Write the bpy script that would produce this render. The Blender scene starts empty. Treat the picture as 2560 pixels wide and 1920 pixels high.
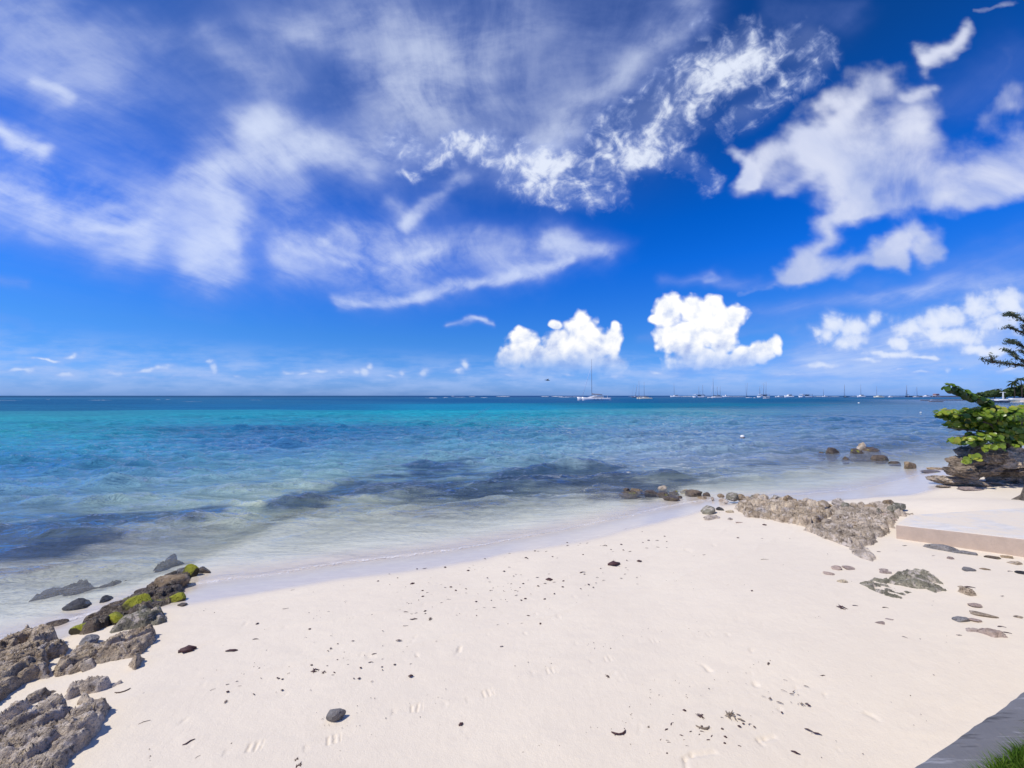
import bpy, bmesh, math, random
import numpy as np
from mathutils import Vector, Matrix
PI = math.pi
R = math.radians
scn = bpy.context.scene
C = scn.collection

# ------------------------------------------------------------------ camera
CAMZ = 2.8                       # eye height above the dry sand, standing on the raised lawn
FPX = 961.0                      # focal length in photograph pixels (2560 wide)
PITCH = math.atan(29 / FPX)
cam_d = bpy.data.cameras.new('camera')
cam = bpy.data.objects.new('camera', cam_d)
C.objects.link(cam)
cam.location = (0, 0, CAMZ)
cam.rotation_euler = (R(90) + PITCH, 0, 0)
cam_d.sensor_width = 36
cam_d.lens = 36 * FPX / 2560
cam_d.clip_start = 0.05
cam_d.clip_end = 120000
scn.camera = cam

# ------------------------------------------------------------------ light
SUN_EL, SUN_AZ = 54.0, -108.0    # azimuth from +Y towards +X: the sun stands high on the left, a little behind
sd = Vector((math.sin(R(SUN_AZ)) * math.cos(R(SUN_EL)), math.cos(R(SUN_AZ)) * math.cos(R(SUN_EL)), math.sin(R(SUN_EL))))
sun_d = bpy.data.lights.new('sun', 'SUN')
sun_d.energy = 3.9
sun_d.angle = R(0.5)
sun_d.color = (1.0, 0.94, 0.85)
sun = bpy.data.objects.new('sun', sun_d)
C.objects.link(sun)
sun.rotation_euler = sd.to_track_quat('Z', 'Y').to_euler()
scn.view_settings.view_transform = 'Standard'
scn.view_settings.look = 'None'
scn.view_settings.exposure = 0
scn.view_settings.gamma = 1
scn.render.film_transparent = False
scn.cycles.max_bounces = 10
scn.cycles.transparent_max_bounces = 12
scn.cycles.caustics_reflective = False
scn.cycles.caustics_refractive = False
scn.cycles.sample_clamp_indirect = 3
scn.cycles.sample_clamp_direct = 3
scn.cycles.use_denoising = True

# ------------------------------------------------------------------ sky
class NB:
    """tiny helper to write node graphs as expressions"""
    def __init__(self, nt): self.nt = nt
    def n(self, t, **kw):
        nd = self.nt.nodes.new(t)
        for k, v in kw.items(): setattr(nd, k, v)
        return nd
    def put(self, sock, v):
        if v is None: return
        if isinstance(v, bpy.types.NodeSocket): self.nt.links.new(v, sock)
        else: sock.default_value = v
    def m(self, op, a, b=None, c=None, clamp=False):
        nd = self.n('ShaderNodeMath', operation=op, use_clamp=clamp)
        self.put(nd.inputs[0], a); self.put(nd.inputs[1], b); self.put(nd.inputs[2], c)
        return nd.outputs[0]
    def ss(self, x, a, b, lo=0.0, hi=1.0, kind='SMOOTHSTEP'):
        nd = self.n('ShaderNodeMapRange', interpolation_type=kind)
        self.put(nd.inputs[0], x)
        for i, v in enumerate((a, b, lo, hi)): self.put(nd.inputs[1 + i], v)
        return nd.outputs[0]
    def vm(self, op, a, b=None):
        nd = self.n('ShaderNodeVectorMath', operation=op)
        self.put(nd.inputs[0], a)
        if b is not None: self.put(nd.inputs[1], b)
        return nd.outputs['Value'] if op in ('LENGTH', 'DOT_PRODUCT') else nd.outputs[0]
    def xyz(self, x, y, z=0.0):
        nd = self.n('ShaderNodeCombineXYZ')
        for i, v in enumerate((x, y, z)): self.put(nd.inputs[i], v)
        return nd.outputs[0]
    def mapping(self, v, loc=(0, 0, 0), rot=0.0, scale=(1, 1, 1), kind='POINT'):
        nd = self.n('ShaderNodeMapping', vector_type=kind)
        self.put(nd.inputs[0], v)
        nd.inputs[1].default_value = loc; nd.inputs[2].default_value = (0, 0, rot); nd.inputs[3].default_value = scale
        return nd.outputs[0]
    def noise(self, v, scale, detail=4, rough=0.5, dist=0.0, col=False, lac=2.0):
        nd = self.n('ShaderNodeTexNoise')
        self.put(nd.inputs['Vector'], v)
        nd.inputs['Scale'].default_value = scale; nd.inputs['Detail'].default_value = detail
        nd.inputs['Roughness'].default_value = rough; nd.inputs['Distortion'].default_value = dist
        nd.inputs['Lacunarity'].default_value = lac
        return nd.outputs['Color'] if col else nd.outputs[0]
    def voro(self, v, scale, feature='F1', rnd=1.0, out='Distance'):
        nd = self.n('ShaderNodeTexVoronoi', feature=feature)
        self.put(nd.inputs['Vector'], v); nd.inputs['Scale'].default_value = scale
        nd.inputs['Randomness'].default_value = rnd
        return nd.outputs[out]
    def mix(self, f, a, b, mode='MIX'):
        nd = self.n('ShaderNodeMix', data_type='RGBA', blend_type=mode)
        self.put(nd.inputs[0], f)
        for i, v in ((6, a), (7, b)):
            if isinstance(v, tuple) and len(v) == 3: v = v + (1,)
            self.put(nd.inputs[i], v)
        return nd.outputs[2]
    def ramp(self, f, pts, interp='LINEAR'):
        nd = self.n('ShaderNodeValToRGB')
        cr = nd.color_ramp; cr.interpolation = interp
        while len(cr.elements) < len(pts): cr.elements.new(0.5)
        for e, (p, c) in zip(cr.elements, pts):
            e.position = p; e.color = tuple(c) + (1,) if len(c) == 3 else c
        self.put(nd.inputs[0], f)
        return nd.outputs[0]
    def bump(self, h, strength=1.0, dist=0.05, normal=None):
        nd = self.n('ShaderNodeBump')
        nd.inputs['Strength'].default_value = strength; nd.inputs['Distance'].default_value = dist
        self.put(nd.inputs['Height'], h)
        if normal is not None: self.put(nd.inputs['Normal'], normal)
        return nd.outputs[0]

SKY_K = 0.10
def build_world():
    w = bpy.data.worlds.new('World'); scn.world = w; w.use_nodes = True
    nt = w.node_tree; nt.nodes.clear(); b = NB(nt)
    out = b.n('ShaderNodeOutputWorld'); bg = b.n('ShaderNodeBackground')
    nt.links.new(bg.outputs[0], out.inputs[0])
    bg.inputs[1].default_value = SKY_K
    sky = b.n('ShaderNodeTexSky', sky_type='NISHITA', sun_disc=False, sun_elevation=R(SUN_EL), sun_rotation=R(SUN_AZ),
              altitude=0, air_density=1.0, dust_density=0.4, ozone_density=3.0)
    tc = b.n('ShaderNodeTexCoord'); D = tc.outputs['Generated']
    sx = b.n('ShaderNodeSeparateXYZ'); nt.links.new(D, sx.inputs[0]); x, y, z = sx.outputs
    # the clear air: the Nishita sky, its blue deepened (tropical air, vivid processing)
    zc = b.m('MAXIMUM', z, 0.0)
    tint = b.ramp(zc, [(0.0, (0.32, 0.63, 1.72)), (0.045, (0.36, 0.68, 1.58)), (0.09, (0.25, 0.62, 1.38)), (0.14, (0.20, 0.62, 1.36)),
                       (0.31, (0.03, 0.58, 1.70)), (0.39, (0.008, 0.54, 1.62)), (0.58, (0.03, 0.41, 1.07)), (1.0, (0.05, 0.33, 0.8))])
    clear = b.mix(1.0, sky.outputs[0], tint, 'MULTIPLY')
    # scattered cloud over the part of the sky outside the photograph
    zz = b.m('ADD', zc, 0.10)
    P = b.xyz(b.m('DIVIDE', x, zz), b.m('DIVIDE', y, zz))
    ng = b.noise(P, 0.8, 7, 0.58, 0.9)
    dG = b.m('MULTIPLY', b.ss(ng, 0.46, 0.72, 0.0, 0.7), b.ss(y, 0.30, 0.05))
    k = 1.0 / SKY_K
    col = b.mix(dG, clear, (0.55 * k, 0.62 * k, 0.85 * k))
    nt.links.new(col, bg.inputs[0])
build_world()

# ------------------------------------------------------------------ numpy noise
_rng = np.random.RandomState(7)
_PERM = np.concatenate([_rng.permutation(256)] * 3).astype(np.int64)
_GR = _rng.normal(size=(256, 3)); _GR /= np.linalg.norm(_GR, axis=1, keepdims=True)
def perlin(p, seed=0):
    """gradient noise, p is (n,3); about -0.7..0.7"""
    p = np.asarray(p, float) + seed * np.array([17.13, 31.7, 7.77])
    i = np.floor(p).astype(np.int64); f = p - i; i &= 255
    w = f * f * f * (f * (f * 6 - 15) + 10)
    out = np.zeros(len(p))
    for dx in (0, 1):
        wx = w[:, 0] if dx else 1 - w[:, 0]
        a = _PERM[(i[:, 0] + dx) & 255]
        for dy in (0, 1):
            wy = w[:, 1] if dy else 1 - w[:, 1]
            bb = _PERM[(a + i[:, 1] + dy) & 255]
            for dz in (0, 1):
                wz = w[:, 2] if dz else 1 - w[:, 2]
                g = _GR[_PERM[(bb + i[:, 2] + dz) & 255]]
                out += wx * wy * wz * (g[:, 0] * (f[:, 0] - dx) + g[:, 1] * (f[:, 1] - dy) + g[:, 2] * (f[:, 2] - dz))
    return out * 1.5
def fbm(p, octv=4, gain=0.5, lac=2.03, seed=0, ridged=False):
    p = np.asarray(p, float); s = np.zeros(len(p)); a = 1.0; t = 0.0
    for o in range(octv):
        n = perlin(p, seed + o)
        if ridged: n = 1 - 2 * np.abs(n)
        s += a * n; t += a; a *= gain; p = p * lac
    return s / t
def p3(x, y, z=None):
    return np.stack([x, y, np.zeros_like(x) if z is None else z], 1)
def sstep(x, a, b):
    t = np.clip((x - a) / (b - a), 0, 1)
    return t * t * (3 - 2 * t)

def new_mesh(name, verts, faces, smooth=True):
    """faces: (n,4) or (n,3) int array"""
    me = bpy.data.meshes.new(name)
    verts = np.asarray(verts, np.float32); faces = np.asarray(faces, np.int32)
    n, k = faces.shape
    me.vertices.add(len(verts)); me.vertices.foreach_set('co', verts.ravel())
    me.loops.add(n * k); me.loops.foreach_set('vertex_index', faces.ravel())
    me.polygons.add(n)
    me.polygons.foreach_set('loop_start', np.arange(0, n * k, k, dtype=np.int32))
    me.polygons.foreach_set('loop_total', np.full(n, k, np.int32))
    me.polygons.foreach_set('use_smooth', np.full(n, smooth, bool))
    me.update(calc_edges=True)
    return me
def grid_faces(nr, nc):
    i = np.arange(nr - 1)[:, None] * nc + np.arange(nc - 1)[None, :]
    i = i.ravel()
    return np.stack([i, i + 1, i + nc + 1, i + nc], 1)
def fattr(me, name, vals):
    a = me.attributes.new(name, 'FLOAT', 'POINT'); a.data.foreach_set('value', np.asarray(vals, np.float32))
def cattr(me, name, cols):
    a = me.attributes.new(name, 'FLOAT_COLOR', 'POINT')
    c = np.ones((len(cols), 4), np.float32); c[:, :3] = cols
    a.data.foreach_set('color', c.ravel())
def link(name, me, mat=None, parent=None):
    o = bpy.data.objects.new(name, me); C.objects.link(o)
    if mat is not None: me.materials.append(mat)
    if parent is not None: o.parent = parent
    return o
def new_mat(name):
    m = bpy.data.materials.new(name); m.use_nodes = True
    nt = m.node_tree; nt.nodes.clear(); b = NB(nt)
    out = b.n('ShaderNodeOutputMaterial')
    return m, b, out
def attr(b, name):
    nd = b.n('ShaderNodeAttribute'); nd.attribute_name = name
    return nd

# ------------------------------------------------------------------ clouds on the dome of the sky
# each cloud bank: direction (written as photograph position at 2212 px), half width, half height, tilt, density
SKY_A = [([(-40, 0), (60, 40), (130, 90), (200, 165)], 120, .8), ([(-20, 150), (90, 185)], 60, .45), ([(200, 20), (330, 70)], 40, .3), ([(60, 150), (100, 172), (138, 197)], 15, .6),
         ([(-60, 268), (-10, 284), (35, 296), (88, 318)], 27, 2.2), ([(-20, 378), (100, 412), (230, 442), (320, 490)], 70, .95), ([(-20, 450), (150, 505), (310, 545)], 50, .6), ([(170, 480), (310, 497)], 14, .5), ([(0, 390), (90, 415)], 30, .5),
         ([(560, 270), (535, 330), (470, 380), (490, 440), (500, 500), (455, 575)], 66, .85), ([(440, 350), (395, 450), (430, 540)], 75, .5), ([(465, 395), (512, 450), (498, 525)], 24, .45),
         ([(540, 258), (600, 312), (680, 312), (800, 332)], 52, .85), ([(640, 310), (600, 380), (645, 425)], 48, .55), ([(400, 372), (545, 365)], 30, .5), ([(660, 290), (740, 320)], 30, .35),
         ([(640, 40), (740, 30), (860, 90), (900, 160)], 110, .5), ([(850, 20), (900, 120), (850, 265)], 95, .5), ([(1010, -20), (1010, 120), (900, 230)], 120, .5), ([(425, 55), (500, 112), (610, 160)], 36, .35), ([(640, 40), (770, 125)], 40, .35), ([(1150, 0), (1080, 120), (960, 230)], 90, .35),
         ([(1495, -10), (1400, 110), (1290, 212), (1185, 295)], 42, .95), ([(1400, 0), (1250, 150), (1120, 290)], 110, .4),
         ([(630, 525), (740, 502), (880, 542)], 46, .65), ([(610, 592), (760, 582), (890, 570)], 50, .6), ([(770, 482), (885, 478)], 25, .55), ([(700, 525), (800, 562), (915, 550)], 12, .5), ([(640, 545), (760, 575)], 14, .35),
         ([(930, 532), (1060, 520), (1200, 512), (1315, 550)], 34, .6), ([(1170, 512), (1260, 524), (1310, 550)], 20, .8), ([(1000, 562), (1150, 570), (1270, 556)], 30, .45),
         ([(700, 647), (860, 636), (1000, 616), (1120, 586), (1250, 556)], 14, 1.0), ([(760, 640), (1000, 612), (1200, 560)], 36, .35), ([(1012, 368), (960, 420), (912, 458), (890, 485)], 17, .75), ([(850, 428), (905, 472)], 17, .5), ([(1040, 350), (960, 440)], 45, .25),
         ([(1440, 612), (1540, 600), (1700, 592)], 12, .4), ([(1535, 605), (1556, 590)], 9, .4), ([(1590, 668), (1800, 656), (2230, 598)], 22, .4), ([(1600, 700), (1900, 692)], 14, .2), ([(1900, 642), (2230, 610)], 34, .3), ([(1380, 738), (1700, 716)], 14, .25), ([(2230, 535), (2000, 620)], 40, .3),
         ([(952, 698), (1000, 692), (1042, 695)], 7, .9), ([(985, 688), (1022, 687)], 6, .9), ([(0, 608), (70, 615)], 12, .3), ([(0, 690), (60, 700)], 14, .2), ([(1700, 0), (1850, 20)], 40, .25), ([(2100, 200), (2230, 130)], 60, .25),
         ([(100, 250), (400, 250), (800, 200)], 330, .20), ([(500, 60), (1000, 150), (1250, 100)], 210, .24), ([(200, 420), (700, 440)], 170, .20), ([(1740, 770), (2230, 760)], 80, .25), ([(1930, 735), (2230, 690)], 60, .55), ([(1750, 765), (2230, 750)], 40, .45), ([(1480, 800), (1900, 790)], 30, .3), ([(640, 540), (880, 540)], 60, .35), ([(950, 560), (1200, 545)], 50, .3)]
SKY_B = [([(845, 305), (930, 332), (1000, 290), (1100, 310), (1195, 325)], 52, 1.0), ([(985, 292), (1020, 300)], 30, .8), ([(1100, 385), (1165, 402)], 30, .6), ([(870, 372), (905, 378)], 16, .6), ([(1070, 340), (1180, 350)], 40, .5),
         ([(1200, 385), (1330, 335), (1420, 255), (1480, 160), (1570, 105)], 84, .95), ([(1350, 335), (1480, 335), (1540, 385)], 42, .7), ([(1550, 155), (1625, 120), (1645, 50)], 62, .75), ([(1650, 120), (1770, 55)], 52, .8), ([(1640, 232), (1720, 190), (1805, 105)], 52, .8),
         ([(1225, 435), (1340, 420)], 34, .6), ([(1450, 250), (1600, 260)], 60, .45), ([(1480, 30), (1520, 10)], 20, .5), ([(1200, 330), (1350, 230)], 60, .3)]
SKY_C = [([(1640, 372), (1700, 325), (1800, 252), (1880, 172), (1925, 158)], 62, .95), ([(1800, 325), (1900, 285), (1990, 250)], 105, 1.0), ([(1850, 385), (2000, 370), (2100, 385), (2230, 330)], 95, .95), ([(2150, 255), (2230, 195)], 50, .55), ([(2215, 100), (2190, 200)], 40, .35),
         ([(1880, 430), (1820, 475), (1770, 535), (1715, 585)], 52, .95), ([(1730, 575), (1860, 572), (1960, 560)], 40, .8), ([(1915, 545), (1995, 508), (2045, 550)], 46, 1.1), ([(2022, 112), (2070, 90), (2115, 58)], 36, 1.0), ([(1975, 192), (2035, 175)], 24, .5), ([(1606, 325), (1640, 385)], 28, .7),
         ([(1870, 445), (2100, 432), (2230, 400)], 44, .6), ([(2150, 15), (2230, -5)], 14, .5), ([(1780, 330), (1720, 400)], 40, .5), ([(1680, 600), (1600, 612)], 14, .4)]
SKY_D = [(1130, 745, 48, 46, 0), (1100, 775, 42, 34, 0), (1165, 775, 60, 44, 0), (1250, 715, 52, 50, 0), (1212, 745, 55, 50, 0), (1285, 745, 60, 50, 0),
       (1325, 738, 30, 46, -10), (1330, 712, 14, 24, 0), (1250, 780, 105, 42, 0), (1320, 785, 55, 30, 0), (1175, 800, 90, 20, 0), (1200, 702, 22, 15, 0),
       (1445, 672, 42, 46, 0), (1500, 668, 46, 42, 0), (1545, 668, 36, 40, 0), (1580, 690, 44, 42, 0), (1424, 688, 26, 16, 0),
       (1515, 715, 72, 50, 0), (1470, 735, 60, 52, 0), (1500, 772, 80, 40, 0), (1555, 780, 70, 26, 0), (1610, 770, 50, 30, 10), (1645, 757, 46, 34, 20),
       (1672, 745, 26, 26, 0), (1562, 735, 40, 40, 0)]
SKY_E = [(1805, 700, 42, 36, 0), (1850, 708, 50, 38, 0), (1888, 694, 32, 30, 0), (1785, 724, 40, 32, 0), (1830, 738, 62, 36, 0), (1765, 715, 22, 18, 0), (1970, 708, 60, 40, 0),
         (2010, 695, 60, 40, 0), (2060, 688, 76, 46, 0), (2125, 664, 76, 48, 10), (1940, 740, 46, 20, 0), (2190, 650, 80, 56, 0), (2060, 724, 130, 40, 0), (2170, 694, 110, 46, 0), (1930, 765, 120, 16, 0), (2130, 760, 130, 22, 0),
         (450, 784, 19, 11, 0), (458, 800, 12, 22, 0), (788, 808, 20, 14, 0), (800, 798, 12, 10, 0), (625, 806, 26, 7, 0), (655, 810, 16, 6, 0), (690, 804, 42, 9, 0), (740, 806, 26, 8, 0), (770, 806, 12, 8, 0), (868, 803, 12, 10, 0), (840, 812, 22, 6, 0),
         (918, 804, 18, 11, 0), (1004, 788, 15, 15, 0), (985, 800, 26, 9, 0), (250, 806, 40, 8, 0), (320, 800, 60, 9, 4), (155, 772, 30, 12, 0), (512, 814, 16, 7, 0), (100, 778, 50, 5, 0), (40, 800, 60, 8, 0), (140, 806, 40, 8, 0),
         (2050, 800, 20, 9, 0), (2080, 798, 12, 6, 0), (1945, 800, 18, 6, 0), (1985, 806, 36, 6, 0), (2190, 800, 40, 9, 0), (1330, 812, 22, 7, 0), (1420, 806, 20, 8, 0), (1560, 818, 40, 6, 0), (1700, 812, 60, 7, 0), (1780, 790, 80, 12, 0), (1870, 780, 60, 12, 0), (1995, 770, 70, 10, 0),
         (1230, 812, 16, 6, 0), (570, 812, 30, 5, 0), (1100, 812, 40, 7, 0), (720, 818, 120, 6, 0), (330, 818, 160, 6, 0)]

def build_sky():
    az = np.radians(np.concatenate([np.linspace(-84, -62, 30)[:-1], np.linspace(-62, 62, 760), np.linspace(62, 84, 30)[1:]]))
    el = np.radians(np.concatenate([np.linspace(-0.6, 14, 220)[:-1], np.linspace(14, 52, 300), np.linspace(52, 66, 16)[1:]]))
    AZ, EL = np.meshgrid(az, el); AZ = AZ.ravel(); EL = EL.ravel()
    d = np.stack([np.sin(AZ) * np.cos(EL), np.cos(AZ) * np.cos(EL), np.sin(EL)], 1)
    u = d[:, 0] / d[:, 1]; v = d[:, 2] / d[:, 1]
    X = 1106 + u * 830.4; Y = 855 - v * 830.4
    # domain warps so that no bank keeps an elliptical outline
    wx = fbm(p3(X / 260, Y / 160), 4, seed=3); wy = fbm(p3(X / 260, Y / 160), 4, seed=9)
    hx = fbm(p3(X / 70, Y / 50), 4, seed=13); hy = fbm(p3(X / 70, Y / 50), 4, seed=19)
    def add(strokes, kx, ky, fx, fy, kw=1.0, ks=1.0):
        Xw = X + kx * wx + fx * hx; Yw = Y + ky * wy + fy * hy
        acc = np.zeros_like(X)
        for pts, wid, st in strokes:
            dm = np.full_like(X, 1e9)
            for (ax, ay), (bx, by) in zip(pts[:-1], pts[1:]):
                L2 = (bx - ax) ** 2 + (by - ay) ** 2
                t = np.clip(((Xw - ax) * (bx - ax) + (Yw - ay) * (by - ay)) / L2, 0, 1)
                dm = np.minimum(dm, (Xw - ax - t * (bx - ax)) ** 2 + (Yw - ay - t * (by - ay)) ** 2)
            acc += ks * st * np.exp(-0.9 * dm / (wid * kw) ** 2)
        return acc
    def mx(blobs, k):
        Xw = X + k * hx; Yw = Y + k * hy
        acc = np.full_like(X, -1.5)
        for bx, by, rx, ry, rot in blobs:
            c, sn = math.cos(R(rot)), math.sin(R(rot))
            dx = Xw - bx; dy = -(Yw - by)
            acc = np.maximum(acc, 1 - np.hypot((dx * c + dy * sn) / rx, (-dx * sn + dy * c) / ry))
        return acc
    fade = sstep(d[:, 1], 0.10, 0.30) * (1 - sstep(EL, R(54), R(64)))
    me = new_mesh('sky', d * 45000.0, grid_faces(len(el), len(az))[:, ::-1])
    fattr(me, 'veil', add(SKY_A, 60, 40, 26, 16, .88, .92) * fade); fattr(me, 'puff', add(SKY_B, 40, 34, 26, 20, .74, .80) * fade)
    fattr(me, 'bank', add(SKY_C, 40, 34, 40, 32, .58, 1.0) * fade)
    fattr(me, 'cumulus', mx(SKY_D, 9)); fattr(me, 'lowcloud', mx(SKY_E, 16))
    m, b, out = new_mat('cloud_light'); nt = m.node_tree
    m.cycles.emission_sampling = 'NONE'
    tc = b.n('ShaderNodeTexCoord')
    D = b.vm('NORMALIZE', tc.outputs['Object'])
    sx = b.n('ShaderNodeSeparateXYZ'); nt.links.new(D, sx.inputs[0]); x, y, z = sx.outputs
    zc = b.m('MAXIMUM', z, 0.0); zz = b.m('ADD', zc, 0.10)
    vv = b.m('DIVIDE', z, y)
    q = b.xyz(b.m('DIVIDE', x, y), vv)
    P = b.xyz(b.m('DIVIDE', x, zz), b.m('DIVIDE', y, zz))
    fa = attr(b, 'veil').outputs['Fac']; fb = attr(b, 'puff').outputs['Fac']; fc = attr(b, 'bank').outputs['Fac']
    fD = attr(b, 'cumulus').outputs['Fac']; fE = attr(b, 'lowcloud').outputs['Fac']
    wv = b.vm('SUBTRACT', b.noise(P, 0.9, 3, 0.5, col=True), (0.5, 0.5, 0.5))
    Pw = b.vm('ADD', P, b.vm('MULTIPLY', wv, (0.7, 0.5, 0)))
    # veils: streaks drawn out along the wind
    na = b.noise(b.mapping(Pw, rot=R(-8), scale=(1.55, 0.66, 1)), 1.0, 8, 0.60, 0.15)
    na2 = b.noise(b.mapping(Pw, rot=R(20), scale=(4.6, 1.7, 1)), 1.0, 7, 0.64, 0.2)
    nq = b.noise(b.mapping(q, rot=R(-18), scale=(1.0, 1.8, 1)), 3.4, 8, 0.60, 0.22)
    tex = b.m('ADD', b.m('ADD', b.m('MULTIPLY', b.ss(na, 0.33, 0.68), 0.52), b.m('MULTIPLY', b.ss(na2, 0.3, 0.72), 0.32)), b.m('MULTIPLY', b.ss(nq, 0.34, 0.66), 0.38))
    dA = b.m('SUBTRACT', 1.0, b.m('POWER', 2.718, b.m('MULTIPLY', b.m('MULTIPLY', fa, b.m('ADD', b.m('MULTIPLY', tex, 1.05), 0.12)), -1.0)))
    dA = b.m('MINIMUM', dA, 0.93)
    # puffs
    nb = b.noise(b.mapping(Pw, rot=R(20), scale=(9.5, 6.0, 1)), 1.0, 5, 0.6, 0.6)
    nb2 = b.noise(q, 20.0, 4, 0.55, 0.6)
    nb3 = b.noise(q, 55.0, 3, 0.6, 0.3)
    tB = b.m('ADD', b.m('MULTIPLY', b.m('SUBTRACT', nb3, 0.5), 0.6), b.m('ADD', b.m('MULTIPLY', b.m('SUBTRACT', nb, 0.5), 3.0), b.m('MULTIPLY', b.m('SUBTRACT', nb2, 0.5), 2.8)))
    dB = b.m('MULTIPLY', b.ss(b.m('ADD', b.m('MULTIPLY', fb, 0.9), tB), 0.10, 1.75, 0.0, 0.94), b.ss(fb, 0.05, 0.5))
    dB = b.m('ADD', dB, b.m('MULTIPLY', b.ss(fb, 0.15, 1.2, 0.0, 0.26), b.m('SUBTRACT', 1.0, dB)))
    # broad soft bank
    nc = b.noise(q, 4.2, 7, 0.56, 0.35)
    dC = b.ss(b.m('ADD', fc, b.m('MULTIPLY', b.m('SUBTRACT', nc, 0.5), 1.7)), 0.08, 1.30, 0.0, 0.93)
    dC = b.m('MULTIPLY', dC, b.ss(fc, 0.03, 0.3))
    # cumulus
    nd_ = b.noise(q, 16.0, 6, 0.58, 0.3)
    nd2 = b.noise(b.vm('ADD', q, (-0.012, 0.014, 0)), 16.0, 6, 0.58, 0.3)
    vr0 = b.voro(b.vm('ADD', q, b.vm('MULTIPLY', b.vm('SUBTRACT', b.noise(q, 9.0, 4, 0.55, col=True), (0.5, 0.5, 0.5)), (0.03, 0.03, 0))), 24.0, 'SMOOTH_F1')
    vr1 = b.voro(b.vm('ADD', q, b.vm('MULTIPLY', b.vm('SUBTRACT', b.noise(q, 30.0, 3, 0.55, col=True), (0.5, 0.5, 0.5)), (0.012, 0.012, 0))), 62.0, 'SMOOTH_F1')
    vr = b.m('ADD', b.m('MULTIPLY', vr0, 0.66), b.m('MULTIPLY', vr1, 0.34))
    def rag(f, amp):
        f = b.m('ADD', f, b.m('MULTIPLY', b.m('SUBTRACT', nd_, 0.52), amp))
        return b.m('ADD', f, b.m('MULTIPLY', b.m('SUBTRACT', 0.33, vr), 0.85))
    rD = rag(fD, 0.70)
    dD = b.ss(rD, -0.04, 0.34)
    dE = b.ss(rag(fE, 1.5), -0.30, 1.0)
    base = b.ss(b.m('ADD', vv, b.m('MULTIPLY', b.m('SUBTRACT', nc, 0.5), 0.06)), 0.045, 0.135)
    dD = b.m('MULTIPLY', dD, b.m('ADD', b.m('MULTIPLY', base, 0.9), 0.10))
    dE = b.m('MULTIPLY', b.m('MULTIPLY', dE, b.m('ADD', b.m('MULTIPLY', base, 0.4), 0.5)), b.ss(vv, 0.025, 0.06))
    em = b.m('MULTIPLY', b.m('SUBTRACT', nd_, nd2), 1.5)
    lit = b.m('ADD', b.m('ADD', b.m('ADD', 0.55, em), b.m('MULTIPLY', b.m('SUBTRACT', 0.36, vr), 1.1)), b.m('ADD', b.m('MULTIPLY', b.ss(vv, 0.05, 0.20), 0.30), b.m('MULTIPLY', b.ss(rD, 0.75, 0.1), 0.16)), clamp=True)
    cD = b.ramp(lit, [(0.30, (0.48, 0.57, 0.85)), (0.52, (0.70, 0.77, 0.95)), (0.74, (0.93, 0.95, 1.0)), (0.95, (1.08, 1.07, 1.05))])
    band = b.m('MULTIPLY', b.ss(z, 0.13, 0.03, 0.0, 0.75), b.ss(y, 0.1, 0.3))
    hz = b.m('MULTIPLY', b.m('MULTIPLY', band, b.ss(z, -0.005, 0.05, 0.25, 1.0)), b.ss(b.noise(b.mapping(q, scale=(1.0, 4.5, 1)), 6.0, 6, 0.6), 0.36, 0.66))
    cA = b.mix(b.ss(dA, 0.15, 0.85), (0.28, 0.38, 0.82), (0.72, 0.80, 1.0))
    cB = b.mix(b.ss(dB, 0.2, 0.95), (0.42, 0.52, 0.86), (0.80, 0.86, 1.0))
    shadeC = b.ss(b.m('ADD', b.m('MULTIPLY', nc, 1.2), b.m('MULTIPLY', vv, 0.7)), 0.62, 1.25)
    cC = b.mix(shadeC, (0.44, 0.53, 0.82), (0.76, 0.80, 0.95))
    cE = b.mix(b.ss(dE, 0.15, 0.7), (0.36, 0.50, 0.90), (0.84, 0.89, 1.0))
    # lay the layers over one another: colour and total cover
    def over(col, cov, c, d_):
        c = b.mix(d_, (0, 0, 0), c) if col is None else b.mix(d_, col, c)
        t = b.m('SUBTRACT', 1.0, d_) if cov is None else b.m('MULTIPLY', cov, b.m('SUBTRACT', 1.0, d_))
        return c, t
    col, cov = over(None, None, cA, dA)
    for c, d_ in (((0.42, 0.57, 0.93), hz), (cB, dB), (cC, dC), (cE, dE), (cD, dD)): col, cov = over(col, cov, c, d_)
    e = b.n('ShaderNodeEmission'); nt.links.new(col, e.inputs[0])
    t = b.n('ShaderNodeBsdfTransparent'); nt.links.new(cov, t.inputs[0])
    a = b.n('ShaderNodeAddShader'); nt.links.new(e.outputs[0], a.inputs[0]); nt.links.new(t.outputs[0], a.inputs[1])
    nt.links.new(a.outputs[0], out.inputs[0])
    o = link('sky', me, m); o['kind'] = 'structure'; o['label'] = 'blue sky with white clouds'
build_sky()

# ------------------------------------------------------------------ from photograph positions to places on the ground
WATER_Z = -0.5
def ray(px, py):
    u = (np.asarray(px, float) - 1280) / FPX; v = (960 - np.asarray(py, float)) / FPX
    cp, sp = math.cos(PITCH), math.sin(PITCH)
    return u, cp - sp * v, sp + cp * v
def on_plane(px, py, z):
    dx, dy, dz = ray(px, py); t = (z - CAMZ) / dz
    return dx * t, dy * t
def to_px(x, y, z):
    cp, sp = math.cos(PITCH), math.sin(PITCH)
    f = y * cp + (z - CAMZ) * sp; up = -y * sp + (z - CAMZ) * cp
    f = np.maximum(f, 1e-3)
    return 1280 + FPX * x / f, 960 - FPX * up / f
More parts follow.
